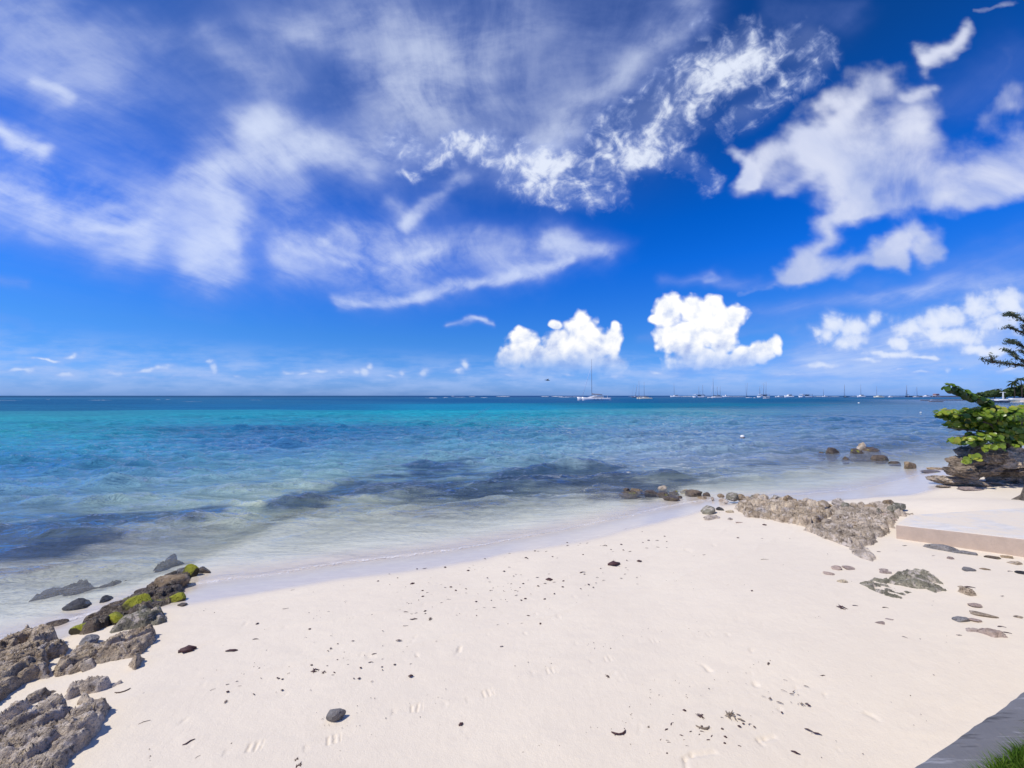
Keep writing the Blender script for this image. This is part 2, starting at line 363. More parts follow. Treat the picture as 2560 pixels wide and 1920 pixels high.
# waterline read off the photograph (2212 px positions), then carried on past the frame
_wl = [(0, 1395), (90, 1380), (180, 1335), (290, 1292), (400, 1262), (470, 1255), (560, 1247), (650, 1232), (740, 1218), (850, 1207), (950, 1194),
       (1030, 1181), (1100, 1168), (1180, 1153), (1260, 1138), (1330, 1122), (1400, 1106), (1460, 1092), (1530, 1080), (1600, 1074), (1680, 1073),
       (1750, 1068), (1850, 1058), (1900, 1046), (1945, 1036), (1985, 1024), (2030, 1014)]
_wp = [tuple(float(c) for c in on_plane(a * 1.1573, b_ * 1.1573, WATER_Z)) for a, b_ in _wl]
_wp = [(-400, -60), (-60, -12), (-30, -3.5), (-14, 2.0), (-9.5, 3.9)] + _wp + [(21, 17.6), (26, 20), (40, 27), (100, 62), (180, 115), (230, 165), (262, 200), (285, 235), (310, 262), (500, 330), (1000, 500), (5000, 900)]
_wx = np.array([p[0] for p in _wp]); _wy = np.array([p[1] for p in _wp])
def _smooth_line():
    xs = np.concatenate([np.arange(-400, -30, 2.0), np.arange(-30, 40, 0.1), np.arange(40, 5000, 4.0)])
    ys = np.interp(xs, _wx, _wy)
    m_ = (xs >= -28) & (xs <= 38)
    k = np.exp(-0.5 * (np.arange(-12, 13) / 4.5) ** 2); k /= k.sum()
    ys[m_] = np.convolve(np.pad(ys, 12, 'edge'), k, 'valid')[m_]
    return xs, ys, np.gradient(ys, xs)
_sx, _sy, _sg = _smooth_line()
def shore_s(x, y):
    """signed distance inland from the waterline"""
    g = np.interp(x, _sx, _sg)
    return (np.interp(x, _sx, _sy) - y) / np.sqrt(1 + g * g)
def ground(x, y, fine=False):
    x = np.asarray(x, float); y = np.asarray(y, float)
    s = shore_s(x, y)
    land = WATER_Z + 0.50 * (1 - np.exp(-np.maximum(s, 0) / 2.3)) + 0.03 * sstep(s, 6, 14)
    sea = WATER_Z - np.minimum(0.085 * np.maximum(-s, 0), 0.9) - np.minimum(0.02 * np.maximum(-s - 10, 0), 2.2)
    z = np.where(s > 0, land, sea)
    # the sand banked up behind the concrete slab and under the rocks on the right
    z = z + 0.30 * np.exp(-(((x - 11.6) / 2.6) ** 2 + ((y - 9.6) / 1.1) ** 2)) * (s > 0)
    return z
def on_ground(px, py, n=14):
    px = np.atleast_1d(np.asarray(px, float)); py = np.atleast_1d(np.asarray(py, float))
    z = np.zeros_like(px)
    for _ in range(n):
        x, y = on_plane(px, py, z)
        z = 0.5 * z + 0.5 * np.maximum(ground(x, y), WATER_Z)
    x, y = on_plane(px, py, z)
    return x, y, np.maximum(ground(x, y), WATER_Z)
def spot(px, py):
    x, y, z = on_ground(px, py)
    return float(x[0]), float(y[0]), float(z[0])

# ------------------------------------------------------------------ beach and sea bed: one sheet
PRINTS = [((575, 1880), (640, 1866), 1.0, 1), ((775, 1868), (836, 1846), 1.0, -1), ((988, 1778), (1047, 1768), 1.0, 1), ((1174, 1746), (1224, 1729), .8, -1),
          ((1335, 1684), (1384, 1675), .7, 1), ((1482, 1652), (1526, 1646), .6, -1), ((1600, 1604), (1640, 1600), .5, 1), ((1745, 1592), (1780, 1585), .5, -1), ((1820, 1556), (1850, 1550), .4, 1)]
SCUFFS = [[(1716, 1920), (1712, 1898), (1730, 1888), (1785, 1882)], [(1905, 1860), (1897, 1850), (1912, 1846), (1935, 1842)]]
# dark sea-grass and weed patches on the bed (photograph positions, 2212 px)
WEED = [(20, 1170, 290, 48, 6, 1.2), (270, 1124, 270, 38, 7, 1.2), (430, 1100, 90, 18, 5, .6), (720, 1066, 150, 24, 9, 1.1), (860, 1036, 210, 34, 8, 1.1), (620, 1092, 90, 12, 8, .6), (980, 1070, 190, 40, 4, .85),
        (1120, 1040, 190, 34, 3, .9), (1250, 1020, 170, 24, 0, .9), (1340, 1040, 160, 30, 2, .9), (1430, 1030, 150, 22, 2, .7), (1560, 1020, 120, 16, 2, .5), (1700, 1000, 170, 14, 0, .5), (1200, 1075, 120, 14, 2, .5),
        (230, 1245, 190, 17, 9, .55), (370, 1200, 70, 12, 4, .6), (600, 930, 330, 34, 5, .40), (850, 950, 260, 30, 4, .34), (250, 1000, 320, 20, 5, .22), (420, 1045, 260, 14, 8, .3), (930, 1000, 200, 14, 4, .35), (1080, 985, 160, 10, 3, .35),
        (1380, 1060, 130, 24, 0, .6), (1640, 1066, 60, 5, 0, .5), (1800, 985, 200, 10, -3, .35), (700, 1005, 120, 8, 8, .3)]
def weed_at(x, y):
    px, py = to_px(x, y, WATER_Z)
    X, Y = px / 1.1573, py / 1.1573
    wx = fbm(p3(x / 2.2, y / 2.2), 4, seed=31); wy = fbm(p3(x / 2.2, y / 2.2), 4, seed=37)
    X = X + 60 * wx; Y = Y + 16 * wy
    acc = np.zeros_like(X)
    for bx, by, rx, ry, rot, s in WEED:
        c, sn = math.cos(R(rot)), math.sin(R(rot)); dx = X - bx; dy = -(Y - by)
        L = np.hypot((dx * c + dy * sn) / rx, (-dx * sn + dy * c) / ry)
        acc += s * (1 - sstep(L, 0.25, 1.15))
    return np.clip(acc * (0.62 + 0.9 * fbm(p3(x / 3.5, y / 1.6), 4, seed=39)), 0, 1)

def build_beach():
    a1 = np.concatenate([np.linspace(-180, -66, 90)[:-1], np.linspace(-66, 66, 1050), np.linspace(66, 180, 90)[1:]])
    az = np.radians(a1)
    rr = np.concatenate([np.linspace(0.05, 1.3, 8)[:-1], 1 / np.linspace(1 / 1.3, 1 / 14.0, 760), np.geomspace(14.2, 70, 130), np.geomspace(72, 1500, 60)])
    RR, AZ = np.meshgrid(rr, az, indexing='ij')
    x = (RR * np.sin(AZ)).ravel(); y = (RR * np.cos(AZ)).ravel()
    s = shore_s(x, y); z = ground(x, y)
    dry = sstep(s, 0.6, 2.0)
    und = fbm(p3(x / 1.7, y / 0.9), 4, seed=41) * 0.024 + fbm(p3(x / 0.35 + y * 0.4, y / 0.16), 3, seed=44) * 0.0035
    z = z + und * dry + (s < 0) * fbm(p3(x / 1.1, y / 0.45), 3, seed=47) * 0.02 * sstep(-s, 0.2, 2)
    # low wrack ridges left by the last tides
    for off, amp in ((1.6, .010), (2.6, .008), (3.5, .007)):
        dd = s - off + 0.25 * fbm(p3(x / 1.6, y / 1.6), 3, seed=int(off * 10))
        z = z + amp * np.exp(-(dd / 0.05) ** 2) * dry
    # scattered kicks and dimples
    dm = fbm(p3(x / 0.19, y / 0.19), 2, seed=52)
    z = z - 0.016 * sstep(dm, 0.38, 0.64) * dry * sstep(fbm(p3(x / 1.4, y / 1.4), 2, seed=55), -0.1, 0.3)
    # shoe prints
    for (hx, hy), (tx, ty), dep, side in PRINTS:
        x0, y0, _ = spot(hx, hy); x1, y1, _ = spot(tx, ty)
        ux, uy = x1 - x0, y1 - y0; L = math.hypot(ux, uy); ux /= L; uy /= L
        mx_, my_ = (x0 + x1) / 2, (y0 + y1) / 2
        near = np.hypot(x - mx_, y - my_) < 0.4
        a = (x[near] - mx_) * ux + (y[near] - my_) * uy; c = -(x[near] - mx_) * uy + (y[near] - my_) * ux
        a = a / 0.145; hw = 0.050 + 0.012 * np.clip(a, -1, 1) - 0.014 * np.exp(-((a + 0.1) / 0.22) ** 2)
        inside = sstep(1 - np.abs(a) ** 3, 0, 0.25) * sstep(hw - np.abs(c), -0.004, 0.012)
        bars = 0.5 + 0.5 * np.sign(np.sin(a * 17 + 3 * np.sign(c)) - 0.1) * (np.abs(c) < hw * 0.8)
        fore = sstep(a, 0.05, 0.2)
        rim = np.exp(-((hw - np.abs(c)) / 0.012) ** 2) * (np.abs(a) < 1)
        z[near] += dep * (-0.010 * inside * (0.15 + 0.85 * bars * fore) + 0.001 * rim * fore - 0.004 * np.exp(-((a + .85) / .2) ** 2) * inside)
    for pl in SCUFFS:
        pts = [spot(*p)[:2] for p in pl]
        for (ax, ay), (bx, by) in zip(pts[:-1], pts[1:]):
            L2 = (bx - ax) ** 2 + (by - ay) ** 2
            t = np.clip(((x - ax) * (bx - ax) + (y - ay) * (by - ay)) / L2, 0, 1)
            dd = np.hypot(x - ax - t * (bx - ax), y - ay - t * (by - ay))
            z = z - 0.010 * np.exp(-(dd / 0.02) ** 2)
    me = new_mesh('beach', np.stack([x, y, z], 1), np.concatenate([grid_faces(len(rr), len(az))]))
    wob = 0.30 * fbm(p3(x / 2.0, y / 2.0), 4, seed=61)
    fattr(me, 'wet', 1 - sstep(s + wob - 0.55 * sstep(x, 6, 11), 0.95, 1.45))
    fattr(me, 'weed', weed_at(x, y) * sstep(-s, 0.2, 1.0))
    fattr(me, 'depth', np.maximum(WATER_Z - z, 0))
    m, b, out = new_mat('sand'); nt = m.node_tree
    tc = b.n('ShaderNodeTexCoord').outputs['Object']
    wet = attr(b, 'wet').outputs['Fac']; weed = attr(b, 'weed').outputs['Fac']
    n_big = b.noise(tc, 0.55, 4, 0.6); n_mid = b.noise(b.mapping(tc, rot=R(15), scale=(3, 9, 3)), 1.0, 4, 0.6); n_gr = b.noise(tc, 330, 2, 0.6)
    dryc = b.mix(b.ss(n_big, 0.35, 0.7), (0.775, 0.685, 0.555), (0.815, 0.722, 0.580))
    dryc = b.mix(b.m('MULTIPLY', b.ss(n_mid, 0.45, 0.75), 0.35), dryc, (0.72, 0.635, 0.525))
    dryc = b.mix(b.m('MULTIPLY', b.ss(n_gr, 0.56, 0.74), 0.35), dryc, (0.55, 0.45, 0.37))
    wetc = b.mix(b.ss(n_mid, 0.35, 0.7), (0.66, 0.575, 0.49), (0.72, 0.635, 0.53))
    c = b.mix(wet, dryc, wetc)
    c = b.mix(b.ss(attr(b, 'depth').outputs['Fac'], 0.02, 0.12), c, b.mix(b.ss(n_mid, 0.3, 0.7), (0.80, 0.78, 0.66), (0.86, 0.83, 0.70)))
    wn = b.noise(b.mapping(tc, rot=R(15), scale=(1, 2.2, 1)), 2.4, 6, 0.65)
    wd = b.ss(b.m('ADD', weed, b.m('MULTIPLY', b.m('SUBTRACT', wn, 0.5), 1.8)), 0.08, 0.72)
    wd = b.m('MULTIPLY', wd, b.ss(weed, 0.0, 0.5))
    c = b.mix(b.m('MULTIPLY', wd, 0.93), c, b.mix(wn, (0.020, 0.032, 0.065), (0.060, 0.068, 0.080)))
    bs = b.n('ShaderNodeBsdfPrincipled'); nt.links.new(c, bs.inputs['Base Color'])
    nt.links.new(b.ss(wet, 0, 1, 0.92, 0.20), bs.inputs['Roughness'])
    nt.links.new(b.ss(wet, 0, 1, 0.15, 0.55), bs.inputs['Specular IOR Level'])
    h = b.m('ADD', b.m('MULTIPLY', b.noise(tc, 90, 3, 0.6), 0.5), b.m('MULTIPLY', b.noise(tc, 14, 4, 0.6), 1.0))
    h = b.m('MULTIPLY', h, b.ss(wet, 0, 1, 1.0, 0.06))
    nt.links.new(b.bump(h, 0.5, 0.012), bs.inputs['Normal'])
    nt.links.new(bs.outputs[0], out.inputs[0])
    o = link('beach', me, m); o['kind'] = 'structure'; o['label'] = 'pale sand beach running into the sea'
build_beach()

# ------------------------------------------------------------------ the sea
# colour of the water body: photograph position (2560 px), colour
SEA_SEEN = [(100, 991, 38, 92, 148), (700, 991, 38, 92, 148), (1300, 991, 30, 88, 155), (2000, 991, 32, 92, 155), (2500, 992, 60, 105, 165), (100, 1005, 40, 105, 165), (700, 1005, 44, 112, 172), (1300, 1002, 38, 102, 165), (1900, 1002, 32, 102, 162), (2400, 1006, 60, 112, 165),
            (0, 1020, 44, 112, 170), (700, 1018, 42, 115, 178), (1220, 1018, 40, 138, 194), (1700, 1015, 22, 118, 170), (2180, 1020, 50, 120, 175), (100, 1036, 58, 138, 182), (620, 1036, 50, 142, 188), (1220, 1036, 44, 150, 195), (1720, 1032, 76, 150, 190), (2180, 1040, 66, 120, 172),
            (0, 1050, 54, 146, 182), (100, 1060, 48, 130, 178), (620, 1056, 48, 138, 186), (1220, 1056, 56, 145, 186), (1720, 1052, 92, 146, 190), (2180, 1056, 78, 122, 172), (0, 1082, 58, 150, 186), (330, 1090, 60, 138, 184), (620, 1082, 50, 112, 172), (900, 1075, 50, 115, 175), (1220, 1082, 70, 132, 182), (1720, 1082, 102, 143, 190), (2180, 1085, 100, 138, 182),
            (0, 1112, 66, 146, 188), (300, 1125, 64, 140, 188), (620, 1112, 60, 112, 180), (900, 1108, 74, 130, 180), (1220, 1110, 90, 146, 190), (1720, 1112, 124, 156, 196), (2180, 1110, 98, 125, 170), (0, 1150, 60, 128, 180), (300, 1155, 70, 128, 178), (620, 1150, 90, 145, 186), (900, 1150, 100, 148, 186), (1220, 1150, 110, 152, 190), (1720, 1150, 118, 146, 192), (2180, 1160, 135, 150, 188),
            (0, 1190, 84, 135, 184), (400, 1190, 92, 140, 184), (800, 1190, 110, 150, 180), (1220, 1190, 105, 140, 175), (1720, 1190, 148, 172, 202), (2180, 1190, 172, 186, 210), (0, 1240, 88, 128, 170), (400, 1230, 110, 148, 178), (800, 1230, 140, 165, 180), (1220, 1240, 110, 140, 160), (1600, 1240, 165, 182, 205),
            (0, 1290, 105, 135, 165), (500, 1275, 150, 172, 178), (900, 1270, 165, 182, 180), (1250, 1285, 190, 202, 195), (1600, 1270, 190, 196, 205), (0, 1400, 160, 178, 180), (500, 1340, 178, 190, 188), (900, 1330, 198, 208, 198), (0, 1480, 205, 210, 200)]
def seen_to_body(px, py, r, g, bl):
    """the albedo of the water body that shows the seen colour once the sun lights it and the sky mirrors in it"""
    lin = [((v / 255 + .055) / 1.055) ** 2.4 for v in (r, g, bl)]; cap = .13 if py < 1060 else .18
    gain = float(np.interp(py, [1030, 1050, 1080, 1110, 1150, 1200, 1260, 1300], [1.05, 1.28, 1.45, 1.55, 1.65, 1.8, 2.1, 2.2]))     # the part lost to slopes turned away
    return (px, py, tuple(min(max(gain * (l - cap * k) / (1 - cap) / e, .003), .85) for l, k, e in zip(lin, (.10, .30, .75), (1.04, 1.06, 1.27))))
SEA_COL = [seen_to_body(*c) for c in SEA_SEEN]
def build_sea():
    a1 = np.concatenate([np.linspace(-150, -64, 60)[:-1], np.linspace(-64, 64, 820), np.linspace(64, 150, 60)[1:]])
    az = np.radians(a1)
    rr = np.concatenate([np.geomspace(3.2, 110, 800), np.geomspace(110.6, 500, 150), np.geomspace(520, 42000, 60)])
    RR, AZ = np.meshgrid(rr, az, indexing='ij')
    x = (RR * np.sin(AZ)).ravel(); y = (RR * np.cos(AZ)).ravel(); r = RR.ravel()
    s = shore_s(x, y); dep = WATER_Z - ground(x, y)
    # chop: a sum of waves running in towards the beach, plus noise; dies away in the shallows
    rng = np.random.RandomState(5); h = np.zeros_like(x)
    warp = 1.2 * fbm(p3(x / 6, y / 6), 3, seed=71)
    for _ in range(40):
        lam = 0.45 * (3.4 / 0.45) ** rng.rand(); th = R(-90 + 14) + rng.normal() * (0.26 if lam > 1.2 else 0.42); ph = rng.rand() * 6.28
        k = 2 * PI / lam
        h += (1 - sstep(r, 22 + 26 * lam, 34 + 40 * lam)) * 0.0105 * lam ** 0.9 * (2.2 * (0.5 + 0.5 * np.sin(k * (np.cos(th) * x + np.sin(th) * (y + 0.45 * warp)) + ph)) ** 1.7 - 0.95)
    h = h + 0.5 * np.abs(h)                        # sharper crests
    amp = 0.22 + 1.0 * sstep(dep, 0.03, 0.32)
    amp = amp * (0.75 + 0.9 * np.clip(fbm(p3(x / 9, y / 5), 3, seed=77) + 0.2, 0, 1))
    far = 1 - sstep(r, 70, 105)
    z = WATER_Z + h * amp * far * np.where(s > -0.3, 0.35, 1.0)
    # the last swash lip lapping on the sand
    lip = s + 0.16 * fbm(p3(x / 0.8, y / 0.8), 3, seed=81) + 0.05
    z = z + 0.018 * np.exp(-((lip - 0.0) / 0.10) ** 2)
    me = new_mesh('sea', np.stack([x, y, z], 1), grid_faces(len(rr), len(az)))
    px, py = to_px(x, y, WATER_Z)
    ctrl = np.array([(c[0], c[1]) for c in SEA_COL], float); cols = np.array([c[2] for c in SEA_COL])
    # wander of the colour boundaries
    dyv = np.maximum(py - 989, 0.5)
    pyw = 989 + dyv * np.exp(0.16 * fbm(p3(x / 26, y / 11), 4, seed=91)); pxw = px + 70 * fbm(p3(x / 20, y / 14), 3, seed=93)
    acc = np.zeros((len(x), 3)); wt = np.zeros(len(x))
    ly = np.log(np.maximum(pyw - 989, 0.5))
    for (cx_, cy_), c in zip(ctrl, cols):
        d2 = ((pxw - cx_) / 260) ** 2 + ((ly - math.log(cy_ - 989)) / 0.16) ** 2
        w_ = np.exp(-d2) + 1e-4 / (1 + d2) ** 2
        acc += w_[:, None] * c; wt += w_
    cattr(me, 'body', acc / wt[:, None])
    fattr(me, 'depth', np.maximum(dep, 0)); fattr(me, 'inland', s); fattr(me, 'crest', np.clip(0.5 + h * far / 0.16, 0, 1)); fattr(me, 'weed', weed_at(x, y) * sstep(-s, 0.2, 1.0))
    m, b, out = new_mat('sea_water'); nt = m.node_tree
    tc = b.n('ShaderNodeTexCoord').outputs['Object']
    body = attr(b, 'body').outputs['Color']; dp = attr(b, 'depth').outputs['Fac']; weed = attr(b, 'weed').outputs['Fac']; inl = attr(b, 'inland').outputs['Fac']
    # ripples
    t1 = b.mapping(tc, rot=R(-14), scale=(0.42, 1.6, 1)); t2 = b.mapping(tc, rot=R(-30), scale=(1.0, 1.7, 1)); t3 = b.mapping(tc, rot=R(5), scale=(0.05, 0.16, 1))
    r1 = b.noise(t1, 1.9, 5, 0.62, 0.5); r2 = b.noise(t2, 6.0, 4, 0.6, 0.3); r3 = b.noise(t3, 1.0, 5, 0.65, 0.4)
    hh = b.m('ADD', b.m('MULTIPLY', r1, 0.75), b.m('MULTIPLY', r2, 0.13))
    hh = b.m('MULTIPLY', hh, b.ss(dp, 0.0, 0.22, 0.16, 1.0))
    nrm = b.bump(hh, 1.0, 0.34)
    # water body: darker over weed, broken by streaks
    wn = b.noise(b.mapping(tc, rot=R(12), scale=(0.5, 1.2, 1)), 1.2, 6, 0.62)
    wd = b.m('MULTIPLY', b.ss(b.m('ADD', weed, b.m('MULTIPLY', b.m('SUBTRACT', wn, 0.5), 1.8)), 0.08, 0.72), b.ss(weed, 0.0, 0.5))
    body = b.mix(b.m('MULTIPLY', wd, 0.82), body, (0.016, 0.066, 0.20))
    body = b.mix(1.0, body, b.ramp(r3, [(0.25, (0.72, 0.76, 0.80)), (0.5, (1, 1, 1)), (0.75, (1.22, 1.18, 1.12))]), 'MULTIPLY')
    crest = attr(b, 'crest').outputs['Fac']      # light of thin crests and ripple tops painted into the body colour, troughs darker
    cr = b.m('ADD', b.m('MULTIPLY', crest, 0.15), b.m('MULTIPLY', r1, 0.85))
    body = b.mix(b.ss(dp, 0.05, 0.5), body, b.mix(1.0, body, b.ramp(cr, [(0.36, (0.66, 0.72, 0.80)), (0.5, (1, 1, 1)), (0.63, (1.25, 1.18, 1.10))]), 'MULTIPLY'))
    opaq = b.m('SUBTRACT', 1.0, b.m('POWER', 2.718, b.m('MULTIPLY', b.m('MAXIMUM', b.m('SUBTRACT', dp, 0.05), 0.0), -1.7)))
    tr = b.n('ShaderNodeBsdfTransparent')
    nt.links.new(b.ramp(b.ss(dp, 0.0, 1.6, kind='LINEAR'), [(0, (1, 1, 1)), (0.12, (0.95, 0.99, 0.99)), (0.4, (0.70, 0.89, 0.98)), (1, (0.42, 0.76, 0.95))]), tr.inputs[0])
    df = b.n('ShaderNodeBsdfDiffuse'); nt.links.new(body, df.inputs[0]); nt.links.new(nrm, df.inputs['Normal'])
    mx1 = b.n('ShaderNodeMixShader'); nt.links.new(opaq, mx1.inputs[0]); nt.links.new(tr.outputs[0], mx1.inputs[1]); nt.links.new(df.outputs[0], mx1.inputs[2])
    # foam threads along the lip of the swash
    fo = b.noise(b.mapping(tc, scale=(1, 1, 1)), 16, 5, 0.7, 0.5); fo2 = b.noise(tc, 1.1, 3, 0.5)
    lip = b.m('ADD', inl, b.m('MULTIPLY', b.m('SUBTRACT', fo2, 0.5), 0.30))
    fm = b.m('MULTIPLY', b.m('MULTIPLY', b.ss(lip, -0.13, -0.04), b.ss(lip, 0.06, -0.02)), b.ss(fo, 0.46, 0.62))
    fw = b.n('ShaderNodeBsdfDiffuse'); fw.inputs[0].default_value = (0.80, 0.78, 0.77, 1)
    mx2 = b.n('ShaderNodeMixShader'); nt.links.new(b.m('MULTIPLY', fm, 0.8), mx2.inputs[0]); nt.links.new(mx1.outputs[0], mx2.inputs[1]); nt.links.new(fw.outputs[0], mx2.inputs[2])
    fr = b.n('ShaderNodeFresnel'); fr.inputs[0].default_value = 1.333; nt.links.new(nrm, fr.inputs[1])
    gl = b.n('ShaderNodeBsdfGlossy'); gl.inputs['Roughness'].default_value = 0.03; nt.links.new(nrm, gl.inputs['Normal'])
    off = b.ss(inl, -14.0, -75.0)           # unresolved chop offshore: less mirror, rougher
    fac = b.m('MAXIMUM', b.ss(fr.outputs[0], 0.035, 0.42, 0.0, 0.90), b.m('MULTIPLY', fr.outputs[0], 0.25))
    fac = b.m('MULTIPLY', fac, b.ss(off, 0, 1, 1.0, 0.10, 'LINEAR'))
    fac = b.m('MULTIPLY', fac, b.ss(dp, 0.02, 0.45, 0.40, 1.0))
    nt.links.new(b.ss(off, 0, 1, 0.03, 0.32, 'LINEAR'), gl.inputs['Roughness'])
    mx3 = b.n('ShaderNodeMixShader'); nt.links.new(fac, mx3.inputs[0]); nt.links.new(mx2.outputs[0], mx3.inputs[1]); nt.links.new(gl.outputs[0], mx3.inputs[2])
    nt.links.new(mx3.outputs[0], out.inputs[0])
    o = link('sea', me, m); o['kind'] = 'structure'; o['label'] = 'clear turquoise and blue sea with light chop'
build_sea()

# ------------------------------------------------------------------ things: helpers
def tag(o, label, cat, group=None, kind=None):
    o['label'] = label; o['category'] = cat
    if group: o['group'] = group
    if kind: o['kind'] = kind
    return o
def thing(name, loc, label, cat, group=None, rz=0.0):
    o = bpy.data.objects.new(name, None); C.objects.link(o)
    o.location = loc; o.rotation_euler = (0, 0, rz); o.empty_display_size = 0.2
    return tag(o, label, cat, group)
class MB:
    """collects simple solids into one mesh"""
    def __init__(self): self.v = []; self.f = []
    def add(self, vs, fs):
        n = len(self.v); self.v += [tuple(p) for p in vs]; self.f += [tuple(i + n for i in f) for f in fs]
    def box(self, x0, x1, y0, y1, z0, z1, taper=0.0):
        t = taper
        self.add([(x0, y0, z0), (x1, y0, z0), (x1, y1, z0), (x0, y1, z0), (x0 + t, y0 + t, z1), (x1 - t, y0 + t, z1), (x1 - t, y1 - t, z1), (x0 + t, y1 - t, z1)],
                 [(3, 2, 1, 0), (4, 5, 6, 7), (0, 1, 5, 4), (1, 2, 6, 5), (2, 3, 7, 6), (3, 0, 4, 7)])
    def prism(self, prof, y0, y1):
        """profile in x,z pushed along y"""
        n = len(prof)
        self.add([(x, y0, z) for x, z in prof] + [(x, y1, z) for x, z in prof],
                 [tuple(range(n)), tuple(range(2 * n - 1, n - 1, -1))] + [(i, i + n, (i + 1) % n + n, (i + 1) % n) for i in range(n)])
    def tube(self, pts, rad, k=8):
        pts = [Vector(p) for p in pts]
        rad = rad if hasattr(rad, '__len__') else [rad] * len(pts)
        rings = []; ref = Vector((0.31, 0.17, 0.93))
        for i, p in enumerate(pts):
            t = (pts[min(i + 1, len(pts) - 1)] - pts[max(i - 1, 0)]).normalized()
            a = t.cross(ref)
            if a.length < 1e-3: a = t.cross(Vector((1, 0, 0)))
            a.normalize(); c = t.cross(a)
            rings.append([p + (a * math.cos(2 * PI * j / k) + c * math.sin(2 * PI * j / k)) * rad[i] for j in range(k)])
        vs = [q for r_ in rings for q in r_]; fs = []
        for i in range(len(rings) - 1):
            for j in range(k):
                fs.append((i * k + j, i * k + (j + 1) % k, (i + 1) * k + (j + 1) % k, (i + 1) * k + j))
        fs.append(tuple(range(k - 1, -1, -1))); fs.append(tuple((len(rings) - 1) * k + j for j in range(k)))
        self.add(vs, fs)
    def loft(self, rings):
        k = len(rings[0]); vs = [p for r_ in rings for p in r_]; fs = []
        for i in range(len(rings) - 1):
            for j in range(k):
                fs.append((i * k + j, i * k + (j + 1) % k, (i + 1) * k + (j + 1) % k, (i + 1) * k + j))
        fs.append(tuple(range(k - 1, -1, -1))); fs.append(tuple((len(rings) - 1) * k + j for j in range(k)))
        self.add(vs, fs)
    def mesh(self, name, smooth=False):
        me = bpy.data.meshes.new(name); me.from_pydata(self.v, [], self.f)
        bm = bmesh.new(); bm.from_mesh(me); bmesh.ops.recalc_face_normals(bm, faces=bm.faces); bm.to_mesh(me); bm.free()
        for p in me.polygons: p.use_smooth = smooth
        return me
    def build(self, name, mat, parent=None, smooth=False): return link(name, self.mesh(name, smooth), mat, parent)
def plain(name, col, rough=0.5, metal=0.0, var=0.12, scale=4.0, bump=0.0, spec=0.5):
    m, b, out = new_mat(name); nt = m.node_tree
    tc = b.n('ShaderNodeTexCoord').outputs['Object']
    n = b.noise(tc, scale, 5, 0.6)
    c = b.mix(b.ss(n, 0.3, 0.7), tuple(v * (1 - var) for v in col), tuple(min(v * (1 + var), 1) for v in col))
    bs = b.n('ShaderNodeBsdfPrincipled'); nt.links.new(c, bs.inputs['Base Color'])
    nt.links.new(b.ss(n, 0.2, 0.8, max(rough - 0.08, 0.02), min(rough + 0.08, 1)), bs.inputs['Roughness'])
    bs.inputs['Metallic'].default_value = metal; bs.inputs['Specular IOR Level'].default_value = spec
    if bump: nt.links.new(b.bump(b.noise(tc, scale * 6, 5, 0.65), 0.6, bump), bs.inputs['Normal'])
    nt.links.new(bs.outputs[0], out.inputs[0])
    return m

# ------------------------------------------------------------------ rock
def rock_mat(name, pale, mid, dark, white=0.0, moss=0.0, rough=0.85, spec=0.25, moss_col=((.22, .25, .015), (.52, .50, .04))):
    m, b, out = new_mat(name); nt = m.node_tree
    tc = b.n('ShaderNodeTexCoord').outputs['Object']
    oi = b.n('ShaderNodeObjectInfo')
    v = b.vm('ADD', tc, b.vm('MULTIPLY', b.xyz(oi.outputs['Random'], oi.outputs['Random'], oi.outputs['Random']), (37.0, 11.0, 23.0)))
    n1 = b.noise(v, 3.2, 6, 0.62, 0.4); n2 = b.noise(v, 13, 6, 0.68, 0.3); n3 = b.noise(v, 60, 4, 0.65); vo = b.voro(v, 26)
    c = b.ramp(b.m('ADD', b.m('MULTIPLY', n1, 0.55), b.m('MULTIPLY', n2, 0.45)), [(0.33, dark), (0.45, mid), (0.58, pale)])
    cell = attr(b, 'tone').outputs['Fac']
    c = b.mix(1.0, c, b.ramp(cell, [(0, (1.0, 1.0, 1.0)), (0.5, (0.90, 0.87, 0.83)), (1.0, (1.30, 1.27, 1.22))]), 'MULTIPLY')
    c = b.mix(b.m('MULTIPLY', b.ss(n3, 0.54, 0.66), 0.40), c, dark)
    c = b.mix(b.m('MULTIPLY', b.ss(b.noise(v, 7.0, 4, 0.6, 1.2), 0.60, 0.68), 0.85), c, dark)
    c = b.mix(b.m('MULTIPLY', b.ss(vo, 0.20, 0.05), 0.35), c, dark)
    if white: c = b.mix(b.m('MULTIPLY', b.ss(b.noise(v, 5.5, 6, 0.7, 0.8), 0.51, 0.62), white), c, (0.76, 0.67, 0.59))
    if moss:
        up = b.n('ShaderNodeNewGeometry'); sp = b.n('ShaderNodeSeparateXYZ'); nt.links.new(up.outputs['Normal'], sp.inputs[0])
        mk = b.m('MULTIPLY', b.ss(b.noise(v, 3.0, 5, 0.6), 0.62 - 0.3 * moss, 0.72 - 0.3 * moss), b.ss(sp.outputs[2], 0.1, 0.6))
        c = b.mix(mk, c, b.mix(n2, *moss_col))
    bs = b.n('ShaderNodeBsdfPrincipled'); nt.links.new(c, bs.inputs['Base Color'])
    bs.inputs['Roughness'].default_value = rough; bs.inputs['Specular IOR Level'].default_value = spec
    h = b.m('ADD', b.m('MULTIPLY', n2, 1.0), b.m('MULTIPLY', n3, 0.35)); h = b.m('ADD', h, b.m('MULTIPLY', b.ss(vo, 0.0, 0.3), 0.4))
    nt.links.new(b.bump(h, 1.0, 0.07), bs.inputs['Normal'])
    nt.links.new(bs.outputs[0], out.inputs[0])
    return m
M_LIME = rock_mat('weathered_limestone', (.68, .575, .44), (.45, .365, .275), (.075, .058, .046), white=.7)
M_SPIT = rock_mat('mauve_limestone', (.66, .565, .46), (.43, .365, .295), (.08, .065, .053), white=.95)
